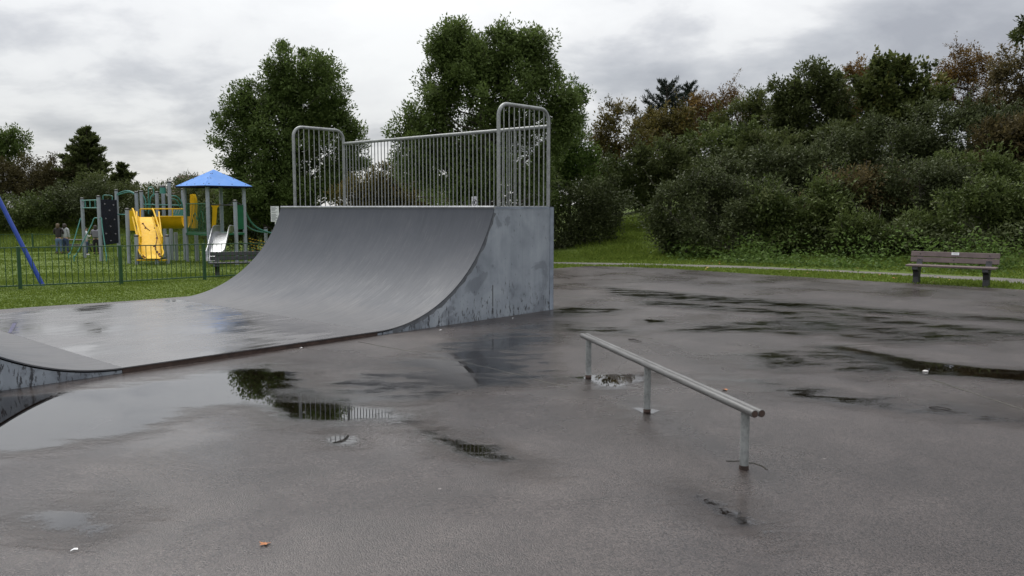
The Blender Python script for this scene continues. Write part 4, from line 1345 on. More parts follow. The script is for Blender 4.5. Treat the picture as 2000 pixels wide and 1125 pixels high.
# ------------------------------------------------------------------ playground tower
def playground():
    YB = 33.0
    o = Vector((-12.2, 33.0, tz(-12.2, 33.0)))
    root = thing('climbing_frame', 'large playground climbing frame with blue roof, yellow slide and grey posts', 'climbing frame', o)
    L = lambda v: Vector(v) - o
    ca, sa = math.cos(R(52)), math.sin(R(52))
    A = Vector((ca, sa, 0)); Bv = Vector((-sa, ca, 0))

    def post(px, ytop, Y, ybase=None, r=0.075, cap=True):
        p = at(px, ytop, Y)
        g = tz(p.x, Y)
        zb = g - 0.05 if ybase is None else at(px, ybase, Y).z
        q = MB().tube([L((p.x, Y, zb)), L((p.x, Y, p.z))], r, 10).build('post', POSTG, root, True)
        if cap:
            MB().tube([L((p.x, Y, p.z)), L((p.x, Y, p.z + 0.05)), L((p.x, Y, p.z + 0.075))], [r * 1.12, r * 1.1, r * 0.5], 10).build('cap', BLACKP, q, True)
        return Vector((p.x, Y, g))

    def tubes(name, paths, r, mat, n=7):
        mbx = MB()
        for pth_ in paths:
            mbx.tube([L(p) for p in pth_], r, n)
        return mbx.build(name, mat, root, True)

    def curve(ctrl, n=12):
        c = [Vector(p) for p in ctrl]
        out = []
        for i in range(len(c) - 1):
            p0, p1, p2, p3 = c[max(i - 1, 0)], c[i], c[i + 1], c[min(i + 2, len(c) - 1)]
            for k in range(n if i < len(c) - 2 else n + 1):
                t = k / n
                out.append(0.5 * ((2 * p1) + (p2 - p0) * t + (2 * p0 - 5 * p1 + 4 * p2 - p3) * t * t + (3 * p1 - p0 - 3 * p2 + p3) * t ** 3))
        return out

    # roofed tower ---------------------------------------------------------
    FP = Vector((at(406, 404, 32.0).x, 32.0, 0))           # front corner post
    W = 1.62
    corners = [FP, FP + A * W, FP + A * W + Bv * W, FP + Bv * W]
    eave = at(402, 362, 31.8).z
    for c in corners:
        g = tz(c.x, c.y)
        q = MB().tube([L((c.x, c.y, g - 0.05)), L((c.x, c.y, eave + 0.05))], 0.075, 10).build('post', POSTG, root, True)
    cen = (corners[0] + corners[2]) / 2
    apex = Vector((cen.x, cen.y, at(415, 331, 33.2).z))
    hw = 1.06
    ec = [cen - A * hw - Bv * hw, cen + A * hw - Bv * hw, cen + A * hw + Bv * hw, cen - A * hw + Bv * hw]
    for i in range(4):
        a, b = ec[i].copy(), ec[(i + 1) % 4].copy()
        a.z = b.z = eave
        nrm = (b - a).cross(apex - a).normalized()
        th = nrm * 0.02
        ins = (apex - (a + b) / 2).normalized() * 0.012
        mbx = MB()
        tri = [a + ins * 0 + (b - a) * 0.004, b - (b - a) * 0.004, apex]
        vs_ = [L(p) for p in tri] + [L(p - th) for p in tri]
        mbx.add(vs_, [(0, 1, 2), (5, 4, 3), (0, 3, 4, 1), (1, 4, 5, 2), (2, 5, 3, 0)])
        rp = mbx.build('roof_panel', ROOFB, root)
        bolts = MB()
        for f, t in ((0.12, 0.12), (0.5, 0.5), (0.82, 0.82)):
            for e0 in (0.07, 0.93):
                base_ = a.lerp(b, e0).lerp(apex, f * 0.9)
                bolts.tube([L(base_ + nrm * 0.001), L(base_ + nrm * 0.012)], 0.022, 6)
        for e0 in (0.3, 0.6):
            base_ = a.lerp(b, e0).lerp(apex, 0.10)
            bolts.tube([L(base_ + nrm * 0.001), L(base_ + nrm * 0.012)], 0.022, 6)
        bo = bolts.build('bolts', BOLT, rp); bo['kind'] = 'stuff'
        MB().box(L((a + b) / 2 - Vector((0, 0, 0.035))), ((b - a).length - 0.05, 0.03, 0.06), Matrix.Rotation(math.atan2((b - a).y, (b - a).x), 3, 'Z')).build('eave_beam', DKBLUE, root)
    pz = at(385, 455, 32.7).z
    MB().box(L((cen.x, cen.y, pz - 0.04)), (W + 0.1, W + 0.1, 0.08), Matrix.Rotation(R(52), 3, 'Z')).build('platform', GRNP, root)

    # green guard panel on the left front face with vertical and swirling bars
    a, b = corners[3], corners[0]
    z0, z1 = pz + 0.03, at(385, 398, 32.7).z
    d = (b - a)
    fr = MB()
    for t0, t1 in (((0.06, z0), (0.94, z0)), ((0.06, z1), (0.94, z1)), ((0.06, z0), (0.06, z1)), ((0.94, z0), (0.94, z1))):
        fr.tube([L((*(a + d * t0[0]).xy, t0[1])), L((*(a + d * t1[0]).xy, t1[1]))], 0.025, 6)
    gp_ = fr.build('guard_panel', GRNP, root, True)
    for i in range(1, 13):
        f = 0.06 + 0.88 * i / 13
        p = a + d * f
        MB().tube([L((p.x, p.y, z0)), L((p.x, p.y, z1))], 0.011, 5).build('bar', GRNP, gp_)
    sw = curve([(*(a + d * 0.3).xy, z0 + 0.3), (*(a + d * 0.45).xy, z0 + 0.75), (*(a + d * 0.6).xy, z0 + 0.45), (*(a + d * 0.75).xy, z0 + 0.85), (*(a + d * 0.85).xy, z0 + 0.4)], 6)
    MB().tube([L(p - Vector((0.02, 0.04, 0))) for p in sw], 0.018, 5).build('scroll', GRNP, gp_, True)
    # solid green panel right, by the rope bridge
    a, b = corners[1] - A * 0.36, corners[1]
    MB().box(L(((a.x + b.x) / 2 + 0.02, (a.y + b.y) / 2, at(472, 424, 33).z)), (0.34, 0.03, 0.98), Matrix.Rotation(R(52), 3, 'Z'), 0.004).build('solid_panel', GRNP, root)
    # short post in front of it, yellow funnel panel, top bar
    post(459, 394, 31.6)
    yf = [at(411, 399, 32.5), at(431, 399, 32.5), at(424, 406, 32.5), at(420.5, 452, 32.5), at(413.5, 452, 32.5), at(415, 406, 32.5)]
    MB().add([L(p) for p in yf] + [L(p + Vector((0, 0.03, 0))) for p in yf], [(5, 4, 3, 2, 1, 0), (6, 7, 8, 9, 10, 11)] + [(i, (i + 1) % 6, 6 + (i + 1) % 6, 6 + i) for i in range(6)]).build('yellow_panel', YEL, root)
    tubes('top_bar', [[at(410, 400, 32.2), at(457, 401, 31.7)], curve([at(440, 402, 32.8), at(452, 396, 32.8), at(466, 397, 33), at(472, 402, 33)], 5)], 0.022, BLACKP)

    # steel slide towards the camera
    T0, T1 = at(433, 446, 31.5), at(419, 508, 29.6)
    T1.z = tz(T1.x, T1.y) + 0.26
    T0.z = pz + 0.02
    path_ = curve([T0 + Vector((0.06, 0.35, 0.0)), T0, T0.lerp(T1, 0.45) + Vector((0, 0, -0.02)), T0.lerp(T1, 0.88) + Vector((0, 0, -0.05)), T1 + Vector((-0.05, -0.25, -0.03))], 6)
    rows = []
    prof = [(-0.30, 0.27), (-0.29, 0.05), (-0.24, 0.0), (0.24, 0.0), (0.29, 0.05), (0.30, 0.27)]
    for i, p in enumerate(path_):
        t = (path_[min(i + 1, len(path_) - 1)] - path_[max(i - 1, 0)]).normalized()
        side = t.cross(Vector((0, 0, 1))).normalized()
        upv = side.cross(t)
        if upv.z < 0:
            upv = -upv
        rows.append([L(p + side * x + upv * z) for x, z in prof])
    sl = MB().sheet(rows).build('slide', STEEL, root, True)
    for k in (0, 5):
        MB().tube([r_[k] for r_ in rows], 0.02, 6).build('slide_edge', STEEL, sl, True)
    yl = at(419, 500, 29.8); MB().tube([L((yl.x, 29.75, tz(yl.x, 29.75) - .03)), L((yl.x, 29.75, tz(yl.x, 29.75) + 0.24))], 0.035, 8).build('slide_leg', POSTG, root, True)

    # black climbing wall and left posts -----------------------------------
    pA = post(160, 389, 37.9); pB = post(192, 385, 34.6); pC = post(227, 373, 37.3)
    c0, c1 = Vector((*pB.xy, 0)), Vector((*pC.xy, 0))
    dd = (c1 - c0)
    zt_, zb_ = at(210, 390, 36).z, at(210, 477, 36).z
    mcen = (c0 + c1) / 2
    cw = MB().box(L((mcen.x, mcen.y, (zt_ + zb_) / 2)), (dd.length - 0.17, 0.05, zt_ - zb_), Matrix.Rotation(math.atan2(dd.y, dd.x), 3, 'Z'), 0.006).build('climbing_wall', DKBLUE, root)
    nrm = Vector((dd.y, -dd.x, 0)).normalized()
    for i, (f, g_) in enumerate(((0.2, 0.1), (0.8, 0.12), (0.5, 0.24), (0.22, 0.42), (0.82, 0.45), (0.52, 0.6), (0.85, 0.78), (0.5, 0.92), (0.2, 0.75))):
        p = c0 + dd * (0.1 + 0.8 * f)
        MB().tube([L((p.x, p.y, zt_ - (zt_ - zb_) * g_) ) + nrm * 0.02, L((p.x, p.y, zt_ - (zt_ - zb_) * g_)) + nrm * 0.075], [0.042, 0.022], 6).build('hold', HOLD, cw, True)
    h0, h1 = c0 + dd * 0.25, c0 + dd * 0.75
    tubes('hand_hoop', [curve([(h0.x, h0.y, zt_), (h0.x, h0.y, zt_ + 0.15), (h0.x + 0.05, h0.y + 0.06, zt_ + 0.19), (h1.x - 0.05, h1.y - 0.06, zt_ + 0.19), (h1.x, h1.y, zt_ + 0.15), (h1.x, h1.y, zt_)], 4)], 0.02, TEAL)
    # ladder of teal rungs between the two left posts
    zl0, zl1 = at(175, 406, 36).z, at(175, 391, 36).z
    ld = [[(*pA.xy, zl1), (*pB.xy, zl1)], [(*pA.xy, zl0), (*pB.xy, zl0)]]
    for f in (0.2, 0.5, 0.8):
        q = Vector(pA.xy).lerp(Vector(pB.xy), f); ld.append([(*q, zl0), (*q, zl1)])
    tubes('ladder', ld, 0.025, TEAL)
    # bent teal poles splayed to the ground
    for (x0, y0, Y0, x1, y1, Y1) in ((158, 427, 37.9, 134, 498, 37), (190, 426, 34.6, 145, 510, 34.2), (195, 426, 34.5, 208, 510, 34.0)):
        s = at(x0, y0, Y0); e = at(x1, y1, Y1); e.z = tz(e.x, e.y)
        sx = (e - s).x
        tubes('splayed_pole', [curve([s, s + Vector((sx * 0.16, 0, -0.02)), s.lerp(e, 0.2) + Vector((sx * 0.10, 0, 0)), s.lerp(e, 0.85) + Vector((sx * 0.08, 0, 0)), e + Vector((0, 0, 0.25)), e], 5)], 0.024, TEAL)

    # yellow plastic ramp and its posts --------------------------------------
    pD = post(248, 410, 32.0)
    post(266, 462, 30.6); post(326, 462, 31.0); post(307, 507, 30.4)
    pth_ = curve([at(290, 424, 33.6), at(291, 431, 33.0), at(294, 455, 32.0), at(296, 486, 31.0), at(297, 500, 30.6), at(297, 505, 30.2)], 6)
    rows = []
    prof = [(-0.45, 0.24), (-0.43, 0.07), (-0.36, 0.0), (0.36, 0.0), (0.43, 0.07), (0.45, 0.24)]
    for i, p in enumerate(pth_):
        t = (pth_[min(i + 1, len(pth_) - 1)] - pth_[max(i - 1, 0)]).normalized()
        upv = Vector((1, 0, 0)).cross(t)
        if upv.z < 0 and upv.y > 0:
            upv = -upv
        if upv.y > 0:
            upv = -upv
        tp_ = max(0.0, i / (len(pth_) - 1) - 0.8) / 0.2
        rows.append([L(p + Vector((x * (1 - 0.22 * tp_ * tp_), 0, 0)) + upv * z * (1 - 0.6 * tp_)) for x, z in prof])
    ys = MB().sheet(rows).build('yellow_slide', YEL, root, True)
    for k_ in (0, 5):
        MB().tube([r_[k_] for r_ in rows], 0.028, 6).build('slide_edge', YEL, ys, True)
    # dark printed vine with berries on the slide
    vine = MB()
    m_ = len(pth_)
    for (fx_, fi) in ((0.30, 0.30), (0.22, 0.34), (-0.18, 0.33), (-0.27, 0.27), (0.25, 0.48), (0.12, 0.58), (0.22, 0.66), (0.30, 0.74), (0.33, 0.82), (0.36, 0.86), (-0.33, 0.86), (-0.30, 0.90), (-0.36, 0.8)):
        i = min(m_ - 2, int(fi * m_))
        c = Vector(rows[i][2]).lerp(Vector(rows[i][3]), fx_ / 0.76 + 0.5) + Vector((0, -0.014, 0.006))
        vine.tube([c, c + Vector((0, -0.006, 0.003))], 0.045, 8)
    for seq in (((0.28, 0.28), (0.24, 0.36), (0.26, 0.48), (0.14, 0.6), (0.24, 0.7), (0.34, 0.84)), ((-0.35, 0.78), (-0.34, 0.84), (-0.29, 0.92)), ((-0.26, 0.27), (-0.14, 0.33), (-0.02, 0.36))):
        vp = []
        for fx_, fi in seq:
            i = min(m_ - 2, int(fi * m_))
            vp.append(Vector(rows[i][2]).lerp(Vector(rows[i][3]), fx_ / 0.76 + 0.5) + Vector((0, -0.014, 0.006)))
        vine.tube(vp, 0.014, 5)
    vn = vine.build('vine_print', BERRY, ys); vn['kind'] = 'stuff'
    for (xa, xb) in ((258, 275), (297, 317)):
        tubes('handrail', [curve([at(xa, 409, 32.6), at(xa + 3, 412, 32.4), at(xb - 2, 458, 31.0), at(xb, 464, 30.9), at(xb, 474, 30.9)], 5),
                           curve([at(xa + 1, 424, 32.4), at(xb - 5, 470, 31.0), at(xb - 1, 478, 30.9)], 5)], 0.032, YEL)
    MB().box(L(at(297, 508, 30.45)), (1.08, 0.18, 0.05), None, 0.008).build('slide_foot', YEL, root)
    MB().box(L(at(297, 504, 30.7)), (0.95, 0.20, 0.05), None, 0.008).build('slide_sill', BLACKP, root)
    MB().box(L(at(259, 431, 33.0)), (0.26, 0.04, 0.80), None, 0.006).build('yellow_panel', YEL, root)
    # yellow half tube bridge with rails
    rows = []
    for k in range(9):
        X0 = at(312, 440, 33.2); X1 = at(364, 440, 33.6)
        p = X0.lerp(X1, k / 8)
        r_ = 0.50
        rows.append([L((p.x, p.y + r_ * math.cos(w), at(330, 423, 33.2).z - r_ * 0.98 * math.sin(w))) for w in np.linspace(math.pi, 0, 11)][::-1])
    MB().sheet(rows).build('tube_bridge', YEL, root, True)
    tubes('bridge_rail', [[at(274, 408, 32.6), at(364, 408, 33.1)], [at(274, 408, 32.6), at(274, 424, 32.6)], [at(337, 408, 32.9), at(337, 423, 32.9)], [at(364, 408, 33.1), at(364, 440, 33.1)], [at(312, 423, 32.7), at(364, 423, 33.1)]], 0.026, YEL)
    # rear posts with caps, arches and hoops in teal
    for (px, yt, Y) in ((266, 377, 36.5), (276, 375, 35.5), (306, 377, 35.5), (318, 365, 36.0), (330, 357, 35.0), (357, 371, 36.2)):
        post(px, yt, Y)
    for (px, yt, Y) in ((343, 454, 34.4), (383, 454, 34.4)):
        post(px, yt, Y, cap=False)
    tubes('arch', [curve([at(229, 379, 37.2), at(240, 374, 37), at(252, 373, 36.8), at(264, 378, 36.5)], 6), curve([at(229, 381, 37.2), at(252, 375, 36.8), at(264, 380, 36.5)], 6)], 0.026, TEAL)
    tubes('arch', [curve([at(277, 379, 35.5), at(283, 388, 35.5), at(285, 400, 35.5), at(284, 412, 35.5)], 6), curve([at(293, 412, 35.6), at(293, 392, 35.6), at(298, 381, 35.6), at(306, 380, 35.6)], 6)], 0.026, TEAL)
    tubes('hoop', [curve([at(290, 418, 35.6), at(290, 372, 35.6), at(293, 366, 35.6), at(297, 366, 35.6), at(300, 371, 35.6), at(300, 384, 35.6)], 5)], 0.022, TEAL)
    tubes('arch', [curve([at(332, 382, 35.2), at(345, 384, 35.4), at(354, 394, 35.6), at(357, 408, 35.8)], 6), curve([at(333, 388, 35.2), at(343, 390, 35.4), at(350, 400, 35.6), at(353, 412, 35.8)], 6)], 0.026, TEAL)
    tubes('rail', [[at(278, 399, 35.5), at(305, 400, 35.5)], [at(307, 400, 35.5), at(357, 401, 36)], [at(230, 419, 36.8), at(248, 419, 33)]], 0.024, TEAL)
    MB().tube([L(at(318, 378, 35.0)), L(at(318, 366, 35.0))], 0.12, 10).build('drum', TEAL, root, True)
    MB().tube([L(at(318, 366, 35.0)), L(at(318, 363, 35.0))], [0.14, 0.10], 10).build('drum_cap', BLACKP, root, True)
    MB().box(L(at(345, 416, 35)), (0.55, 0.04, 0.30), None, 0.004).build('teal_panel', TEAL, root)
    for k in range(3):
        tubes('grip', [[at(338 + k * 5, 418, 34.7), at(342 + k * 5, 408, 34.7)]], 0.016, POSTG)
    # curved yellow chute behind the green panel
    yc = [at(371, 380, 34.0), at(376, 379, 34.0), at(379, 386, 34.0), at(381, 402, 34.0), at(380, 446, 34.0), at(371, 446, 34.0)]
    MB().add([L(p) for p in yc] + [L(p + Vector((0, 0.3, 0))) for p in yc], [(5, 4, 3, 2, 1, 0), (6, 7, 8, 9, 10, 11)] + [(i, (i + 1) % 6, 6 + (i + 1) % 6, 6 + i) for i in range(6)]).build('yellow_chute', YEL, root, True)
    # rope bridge to the right with two sagging teal ropes and hangers
    e0, e1 = corners[1], at(519, 462, 36)
    pE = post(519, 447, 36.5)
    pE2 = post(533, 452, 37.5)
    hi = curve([(e0.x + .05, e0.y, at(475, 415, 33).z), at(492, 436, 34.2), at(510, 449, 35.5), at(540, 458, 37)], 6)
    lo_ = curve([(e0.x + .05, e0.y, at(475, 440, 33).z), at(492, 448, 34.2), at(510, 453, 35.5), at(536, 455, 37)], 6)
    tubes('bridge_rope', [hi], 0.036, TEAL)
    tubes('bridge_rope', [lo_], 0.03, TEAL)
    hang = MB()
    for i in range(2, min(len(hi), len(lo_)) - 1, 2):
        hang.tube([L(hi[i]), L(lo_[i] - Vector((0, 0, 0.15)))], 0.008, 4)
    ho = hang.build('hangers', ROPE, root); ho['kind'] = 'stuff'
    # net of yellow knots under the bridge
    net = MB(); kn = MB()
    for i in range(7):
        for j in range(5):
            p = at(488 + i * 5.5 + j * 1.5, 466 + j * 6 + i * 1.2, 35.5)
            kn.box(L(p), (0.075, 0.04, 0.022))
            if j < 4:
                net.tube([L(p), L(at(488 + i * 5.5 + (j + 1) * 1.5, 466 + (j + 1) * 6 + i * 1.2, 35.5))], 0.009, 4)
            if i < 6:
                net.tube([L(p), L(at(488 + (i + 1) * 5.5 + j * 1.5, 466 + j * 6 + (i + 1) * 1.2, 35.5))], 0.009, 4)
    no = net.build('net', ROPE, root); no['kind'] = 'stuff'
    ko = kn.build('net_steps', YEL, root); ko['kind'] = 'stuff'


playground()


# blue swing frame: one leg reaches into the picture
def swing():
    b = Vector((-11.12, 20.5, 0)); b.x = at(87, 557, 20.5).x
    b.z = tz(b.x, b.y)
    root = thing('swing_frame', 'bright blue leaning swing frame leg behind the green railings at left', 'swing', b)
    t = at(0, 392, 20.4)
    apex = Vector((b.x, b.y, b.z)) + (t - b) * 1.24
    r = 0.052
    loc = lambda v: Vector(v) - b
    MB().tube([(0, 0, -0.1), loc(apex)], r, 12).build('leg', BLUEP, root, True)
    o2 = Vector((2 * apex.x - b.x, b.y + 0.2, 0)); o2.z = tz(o2.x, o2.y)
    MB().tube([loc(o2), loc(apex)], r, 12).build('leg', BLUEP, root, True)
    far = apex + Vector((-4.2, 1.0, 0))
    MB().tube([loc(apex) + Vector((0.1, -0.03, 0)), loc(far) + Vector((-0.1, 0.03, 0))], 0.055, 12).build('beam', BLUEP, root, True)
    for q in (b, o2):
        p = Vector(q) + Vector((-4.2, 1.0, 0)); p.z = tz(p.x, p.y)
        MB().tube([loc(p), loc(far)], r, 12).build('leg', BLUEP, root, True)


swing()


# ------------------------------------------------------------------ signs
def signs():
    # ring and K notice hung on the back railing of the ramp, local frame of the sign: x right, z up
    P = half.matrix_basis @ Vector((RAIL_X0 + RAIL_W + 0.016, 0, 0))
    d_c = Vector((-math.cos(YAW), math.sin(YAW)))
    x = None
    # where the rail passes the sight line of the notice
    best = min(range(0, 565), key=lambda i: abs(1000 + FOC * (P.x + d_c.x * i * 0.01) / ((P.y + d_c.y * i * 0.01) * 1.0) - 925.5))
    c = Vector((P.x + d_c.x * best * 0.01, P.y + d_c.y * best * 0.01, 0))
    root = thing('notice_sign', 'white notice with a letter K in a ring, on the ramp railings', 'sign', (c.x, c.y, S_H), math.atan2(-d_c.y, -d_c.x))
    MB().box((0, 0.030, 0.095), (0.155, 0.006, 0.178), None, 0.001).build('board', simple('bright_white_sheet', (0.88, 0.88, 0.88), 0.7, var=0.02), root)
    y = 0.0255
    ring = MB()
    n = 28
    for rr_, r2 in ((0.062, 0.050),):
        vs_ = []
        for k in range(n):
            a = 2 * math.pi * k / n
            vs_.append((rr_ * math.cos(a), y, 0.075 + rr_ * math.sin(a))); vs_.append((r2 * math.cos(a), y, 0.075 + r2 * math.sin(a)))
        fs = [(2 * k, (2 * k + 2) % (2 * n), (2 * k + 3) % (2 * n), 2 * k + 1) for k in range(n)]
        ring.add(vs_, fs)
    ring.build('ring', INK, root)
    km = MB().box((-0.018, y, 0.075), (0.017, 0.002, 0.084))
    km.box((0.008, y - 0.0004, 0.095), (0.016, 0.002, 0.056), Matrix.Rotation(R(48), 3, 'Y'))
    km.box((0.012, y - 0.0008, 0.055), (0.016, 0.002, 0.062), Matrix.Rotation(R(-42), 3, 'Y'))
    km.build('letter', INK, root)
    for dz, w_ in ((0.166, 0.10), (0.154, 0.08)):
        MB().box((0.01, y, dz), (w_, 0.002, 0.004)).build('small_print', GREYINK, root)
    # tall white notice on a post left of the ramp
    p = at(537, 420, 27)
    g = tz(p.x, 27)
    root = thing('notice_board', 'narrow white notice board of small print on a post left of the ramp', 'sign', (p.x, 27, g), R(14))
    z0, z1 = at(537, 433, 27).z - g, at(537, 403, 27).z - g
    MB().box((0, 0, (z0 + z1) / 2), (0.26, 0.012, z1 - z0), None, 0.002).build('board', WHITE, root)
    MB().tube([(0.02, 0.03, -0.05), (0.02, 0.03, z1 - 0.02)], 0.03, 8).build('post', WHITE, root, True)
    rr = random.Random(4)
    lines = MB()
    zz = z1 - 0.04
    while zz > z0 + 0.03:
        w_ = rr.uniform(0.12, 0.2)
        lines.box((-0.11 + w_ / 2, -0.0072, zz), (w_, 0.002, 0.014))
        zz -= rr.choice((0.03, 0.034, 0.05))
    lo = lines.build('small_print', GREYINK, root); lo['kind'] = 'stuff'


signs()


# ------------------------------------------------------------------ people
def skin(name, chains, mat, parent, sub=1):
    """chains: list of lists of (co, radius); first point of each later chain may repeat an earlier point to join"""
    vs_, es, rs, key = [], [], [], {}
    for ch in chains:
        prev = None
        for co, r_ in ch:
            k = tuple(round(c, 4) for c in co)
            if k not in key:
                key[k] = len(vs_); vs_.append(co); rs.append(r_)
            i = key[k]
            if prev is not None and prev != i:
                es.append((prev, i))
            prev = i
    me = bpy.data.meshes.new('tmp')
    me.from_pydata(vs_, es, [])
    o = bpy.data.objects.new('tmp', me); col.objects.link(o)
    o.modifiers.new('Skin', 'SKIN')
    sd = me.skin_vertices[0].data
    for i, r_ in enumerate(rs):
        sd[i].radius = r_ if isinstance(r_, tuple) else (r_, r_)
        sd[i].use_root = (i == 0)
    s = o.modifiers.new('Sub', 'SUBSURF'); s.levels = sub; s.render_levels = sub
    dg = bpy.context.evaluated_depsgraph_get()
    m2 = bpy.data.meshes.new_from_object(o.evaluated_get(dg))
    m2.name = name
    bpy.data.objects.remove(o); bpy.data.meshes.remove(me)
    m2.polygons.foreach_set('use_smooth', [True] * len(m2.polygons))
    m2.materials.clear(); m2.materials.append(mat)
    return link(name, m2, None, parent)


SKINM = simple('skin', (0.42, 0.26, 0.19), 0.55, var=0.08)


def person(label, px, Y, h, rz, top, legs, hair, shoes, arm='down', bag=None, seated=False, long_hair=True):
    x = at(px, 404, Y).x
    g = tz(x, Y)
    root = thing('person', label, 'person', (x, Y, g), rz)
    k = h / 1.65
    V = lambda *a: tuple(c * k for c in a)
    # facing local +y; we mostly see their backs
    zl = 0.0
    hip = 0.86
    bodyc = [[(V(0, 0, hip), .10 * k), (V(0, 0, 1.1), .09 * k), (V(0, 0.0, 1.34), .07 * k), (V(0, 0.01, 1.43), .048 * k), (V(0, 0.02, 1.50), .075 * k), (V(0, 0.03, 1.58), .078 * k)]]
    arms = {'down': [((-.17, 0, 1.32), .05), ((-.21, -.02, 1.08), .04), ((-.20, .06, .86), .033), ((-.19, .08, .78), .03)],
            'front': [((-.17, 0, 1.32), .05), ((-.23, .03, 1.10), .042), ((-.13, .20, 1.10), .035), ((-.06, .26, 1.14), .03)]}[arm]
    for s in (1, -1):
        bodyc.append([(V(0, 0, 1.34), .07 * k)] + [(V(c[0] * s, c[1], c[2]), r_ * k * .8) for c, r_ in arms])
        bodyc.append([(V(0, 0, hip), .10 * k), (V(.095 * s, 0, .80), .075 * k), (V(.10 * s, .01, .45), .05 * k), (V(.105 * s, -.01, .09), .034 * k), (V(.11 * s, .10, .03), .028 * k)])
    skin('body', bodyc, SKINM, root)
    jk = [[(V(0, 0, .80), (.165 * k, .12 * k)), (V(0, 0, 1.0), (.155 * k, .115 * k)), (V(0, 0, 1.22), (.165 * k, .12 * k)), (V(0, 0, 1.36), (.11 * k, .09 * k)), (V(0, .01, 1.43), .06 * k)]]
    for s in (1, -1):
        jk.append([(V(0, 0, 1.36), (.11 * k, .09 * k))] + [(V(c[0] * s, c[1], c[2]), r_ * k * 1.25) for c, r_ in arms[:3]])
    skin('jacket', jk, top, root)
    lg = [[(V(0, 0, .90), (.14 * k, .11 * k)), (V(0, 0, .82), (.14 * k, .115 * k))]]
    for s in (1, -1):
        lg.append([(V(0, 0, .82), (.14 * k, .115 * k)), (V(.095 * s, 0, .70), .088 * k), (V(.10 * s, .012, .44), .065 * k), (V(.105 * s, -.012, .10), .058 * k)])
    skin('trousers', lg, legs, root)
    for s in (1, -1):
        skin('shoe', [[(V(.105 * s, -.05, .04), .045 * k), (V(.11 * s, .05, .04), .045 * k), (V(.115 * s, .14, .035), .035 * k)]], shoes, root)
    hz = [(V(0, .0, 1.62), .088 * k), (V(0, -.025, 1.55), .102 * k)]
    if long_hair:
        hz += [(V(0, -.05, 1.45), .10 * k), (V(0, -.075, 1.34), .085 * k)]
    else:
        hz += [(V(0, -.03, 1.51), .085 * k)]
    skin('hair', [hz], hair, root)
    # face (looks away from the camera)
    fm = MB()
    for s in (1, -1):
        fm.tube([V(.03 * s, .098, 1.545), V(.03 * s, .106, 1.545)], .011 * k, 6)
    fm.build('eyes', INK, root)
    skin('nose', [[(V(0, .095, 1.545), .010 * k), (V(0, .118, 1.515), .014 * k)]], SKINM, root)
    if bag:
        MB().box(V(0, -.17, 1.14), V(.30, .14, .40), None, .03 * k).build('backpack', bag, root)
    return root


JBLACK = simple('dark_jacket_cloth', (0.030, 0.024, 0.026), 0.85)
JGREY = simple('pale_grey_hoodie_cloth', (0.36, 0.37, 0.38), 0.85)
JWHITE = simple('white_top_cloth', (0.55, 0.56, 0.58), 0.85)
JLIL = simple('grey_lilac_cloth', (0.17, 0.165, 0.19), 0.85)
JEANS = simple('light_denim', (0.085, 0.135, 0.22), 0.85, var=0.25)
JEANSD = simple('dark_denim', (0.035, 0.058, 0.115), 0.85, var=0.25)
BLK = simple('black_cloth', (0.014, 0.014, 0.017), 0.85)
HFAIR = simple('fair_brown_hair', (0.105, 0.068, 0.034), 0.6, var=0.3)
HDARK = simple('dark_brown_hair', (0.028, 0.018, 0.013), 0.6, var=0.3)
person('person with long fair hair in a dark jacket and light jeans, seen from behind', 111, 42.0, 1.60, 0.15, JBLACK, JEANS, HFAIR, BLK, 'front')
person('person in a pale grey hoodie, blue jeans and dark boots, seen from behind', 124.5, 42.2, 1.58, -0.1, JGREY, JEANSD, HDARK, BLK, 'down')
person('person in a white top and dark jeans, partly hidden by a grey post', 165, 40.6, 1.40, -0.9, JWHITE, JEANSD, HDARK, WHITE, 'front', long_hair=False)
person('person in a lilac grey coat and black trousers beside the climbing wall', 184, 41.5, 1.50, 0.4, JLIL, BLK, HDARK, BLK, 'front', bag=JLIL)


# picnic table behind them
def picnic_table():
    p = at(140, 404, 44.2)
    root = thing('picnic_table', 'dark low picnic table behind the people near the far railings', 'picnic table', (p.x, 44.2, tz(p.x, 44.2)), 0.05)
    W_ = simple('weathered_table_wood', (0.045, 0.042, 0.036), 0.7)
    for y in (-0.30, -0.1, 0.1, 0.30):
        MB().box((0, y, 0.70), (1.7, 0.18, 0.04), None, 0.005).build('top_plank', W_, root)
    for y in (-0.68, 0.68):
        MB().box((0, y, 0.42), (1.7, 0.24, 0.04), None, 0.005).build('seat_plank', W_, root)
    for x in (-0.6, 0.6):
        for s in (-1, 1):
            MB().tube([(x, s * 0.75, -0.02), (x, s * 0.22, 0.68)], 0.045, 6).build('leg', W_, root)
        MB().box((x + 0.06, 0, 0.385), (0.05, 1.55, 0.07)).build('bearer', W_, root)


picnic_table()


# ------------------------------------------------------------------ far house
def house():
    p = at(425, 404, 78)
    g = tz(p.x, 78)
    root = thing('house', 'brown roofed house far behind the playground, mostly behind foliage', 'house', (p.x, 78, g), 0.12)
    rz_ = at(380, 346, 78).z - g
    ez = rz_ - 1.7
    MB().box((0, 0, ez / 2 - 0.3), (6.6, 5.0, ez + 0.6)).build('wall', BRICK, root)
    rf = MB()
    prof = [(-2.9, ez - 0.12), (0, rz_), (2.9, ez - 0.12), (2.9, ez + 0.03), (0, rz_ + 0.16), (-2.9, ez + 0.03)]
    rf.prism(prof, 'x', -3.5, 3.5)
    ro = rf.build('roof', TILE, root)
    for x in (-1.8, 1.8):
        w_ = MB().box((x, -2.52, ez * 0.55), (1.2, 0.06, 1.1)).build('window', WHITE, root)
        MB().box((x, -2.555, ez * 0.55), (1.0, 0.02, 0.9)).build('pane', DKBLUE, w_)


house()


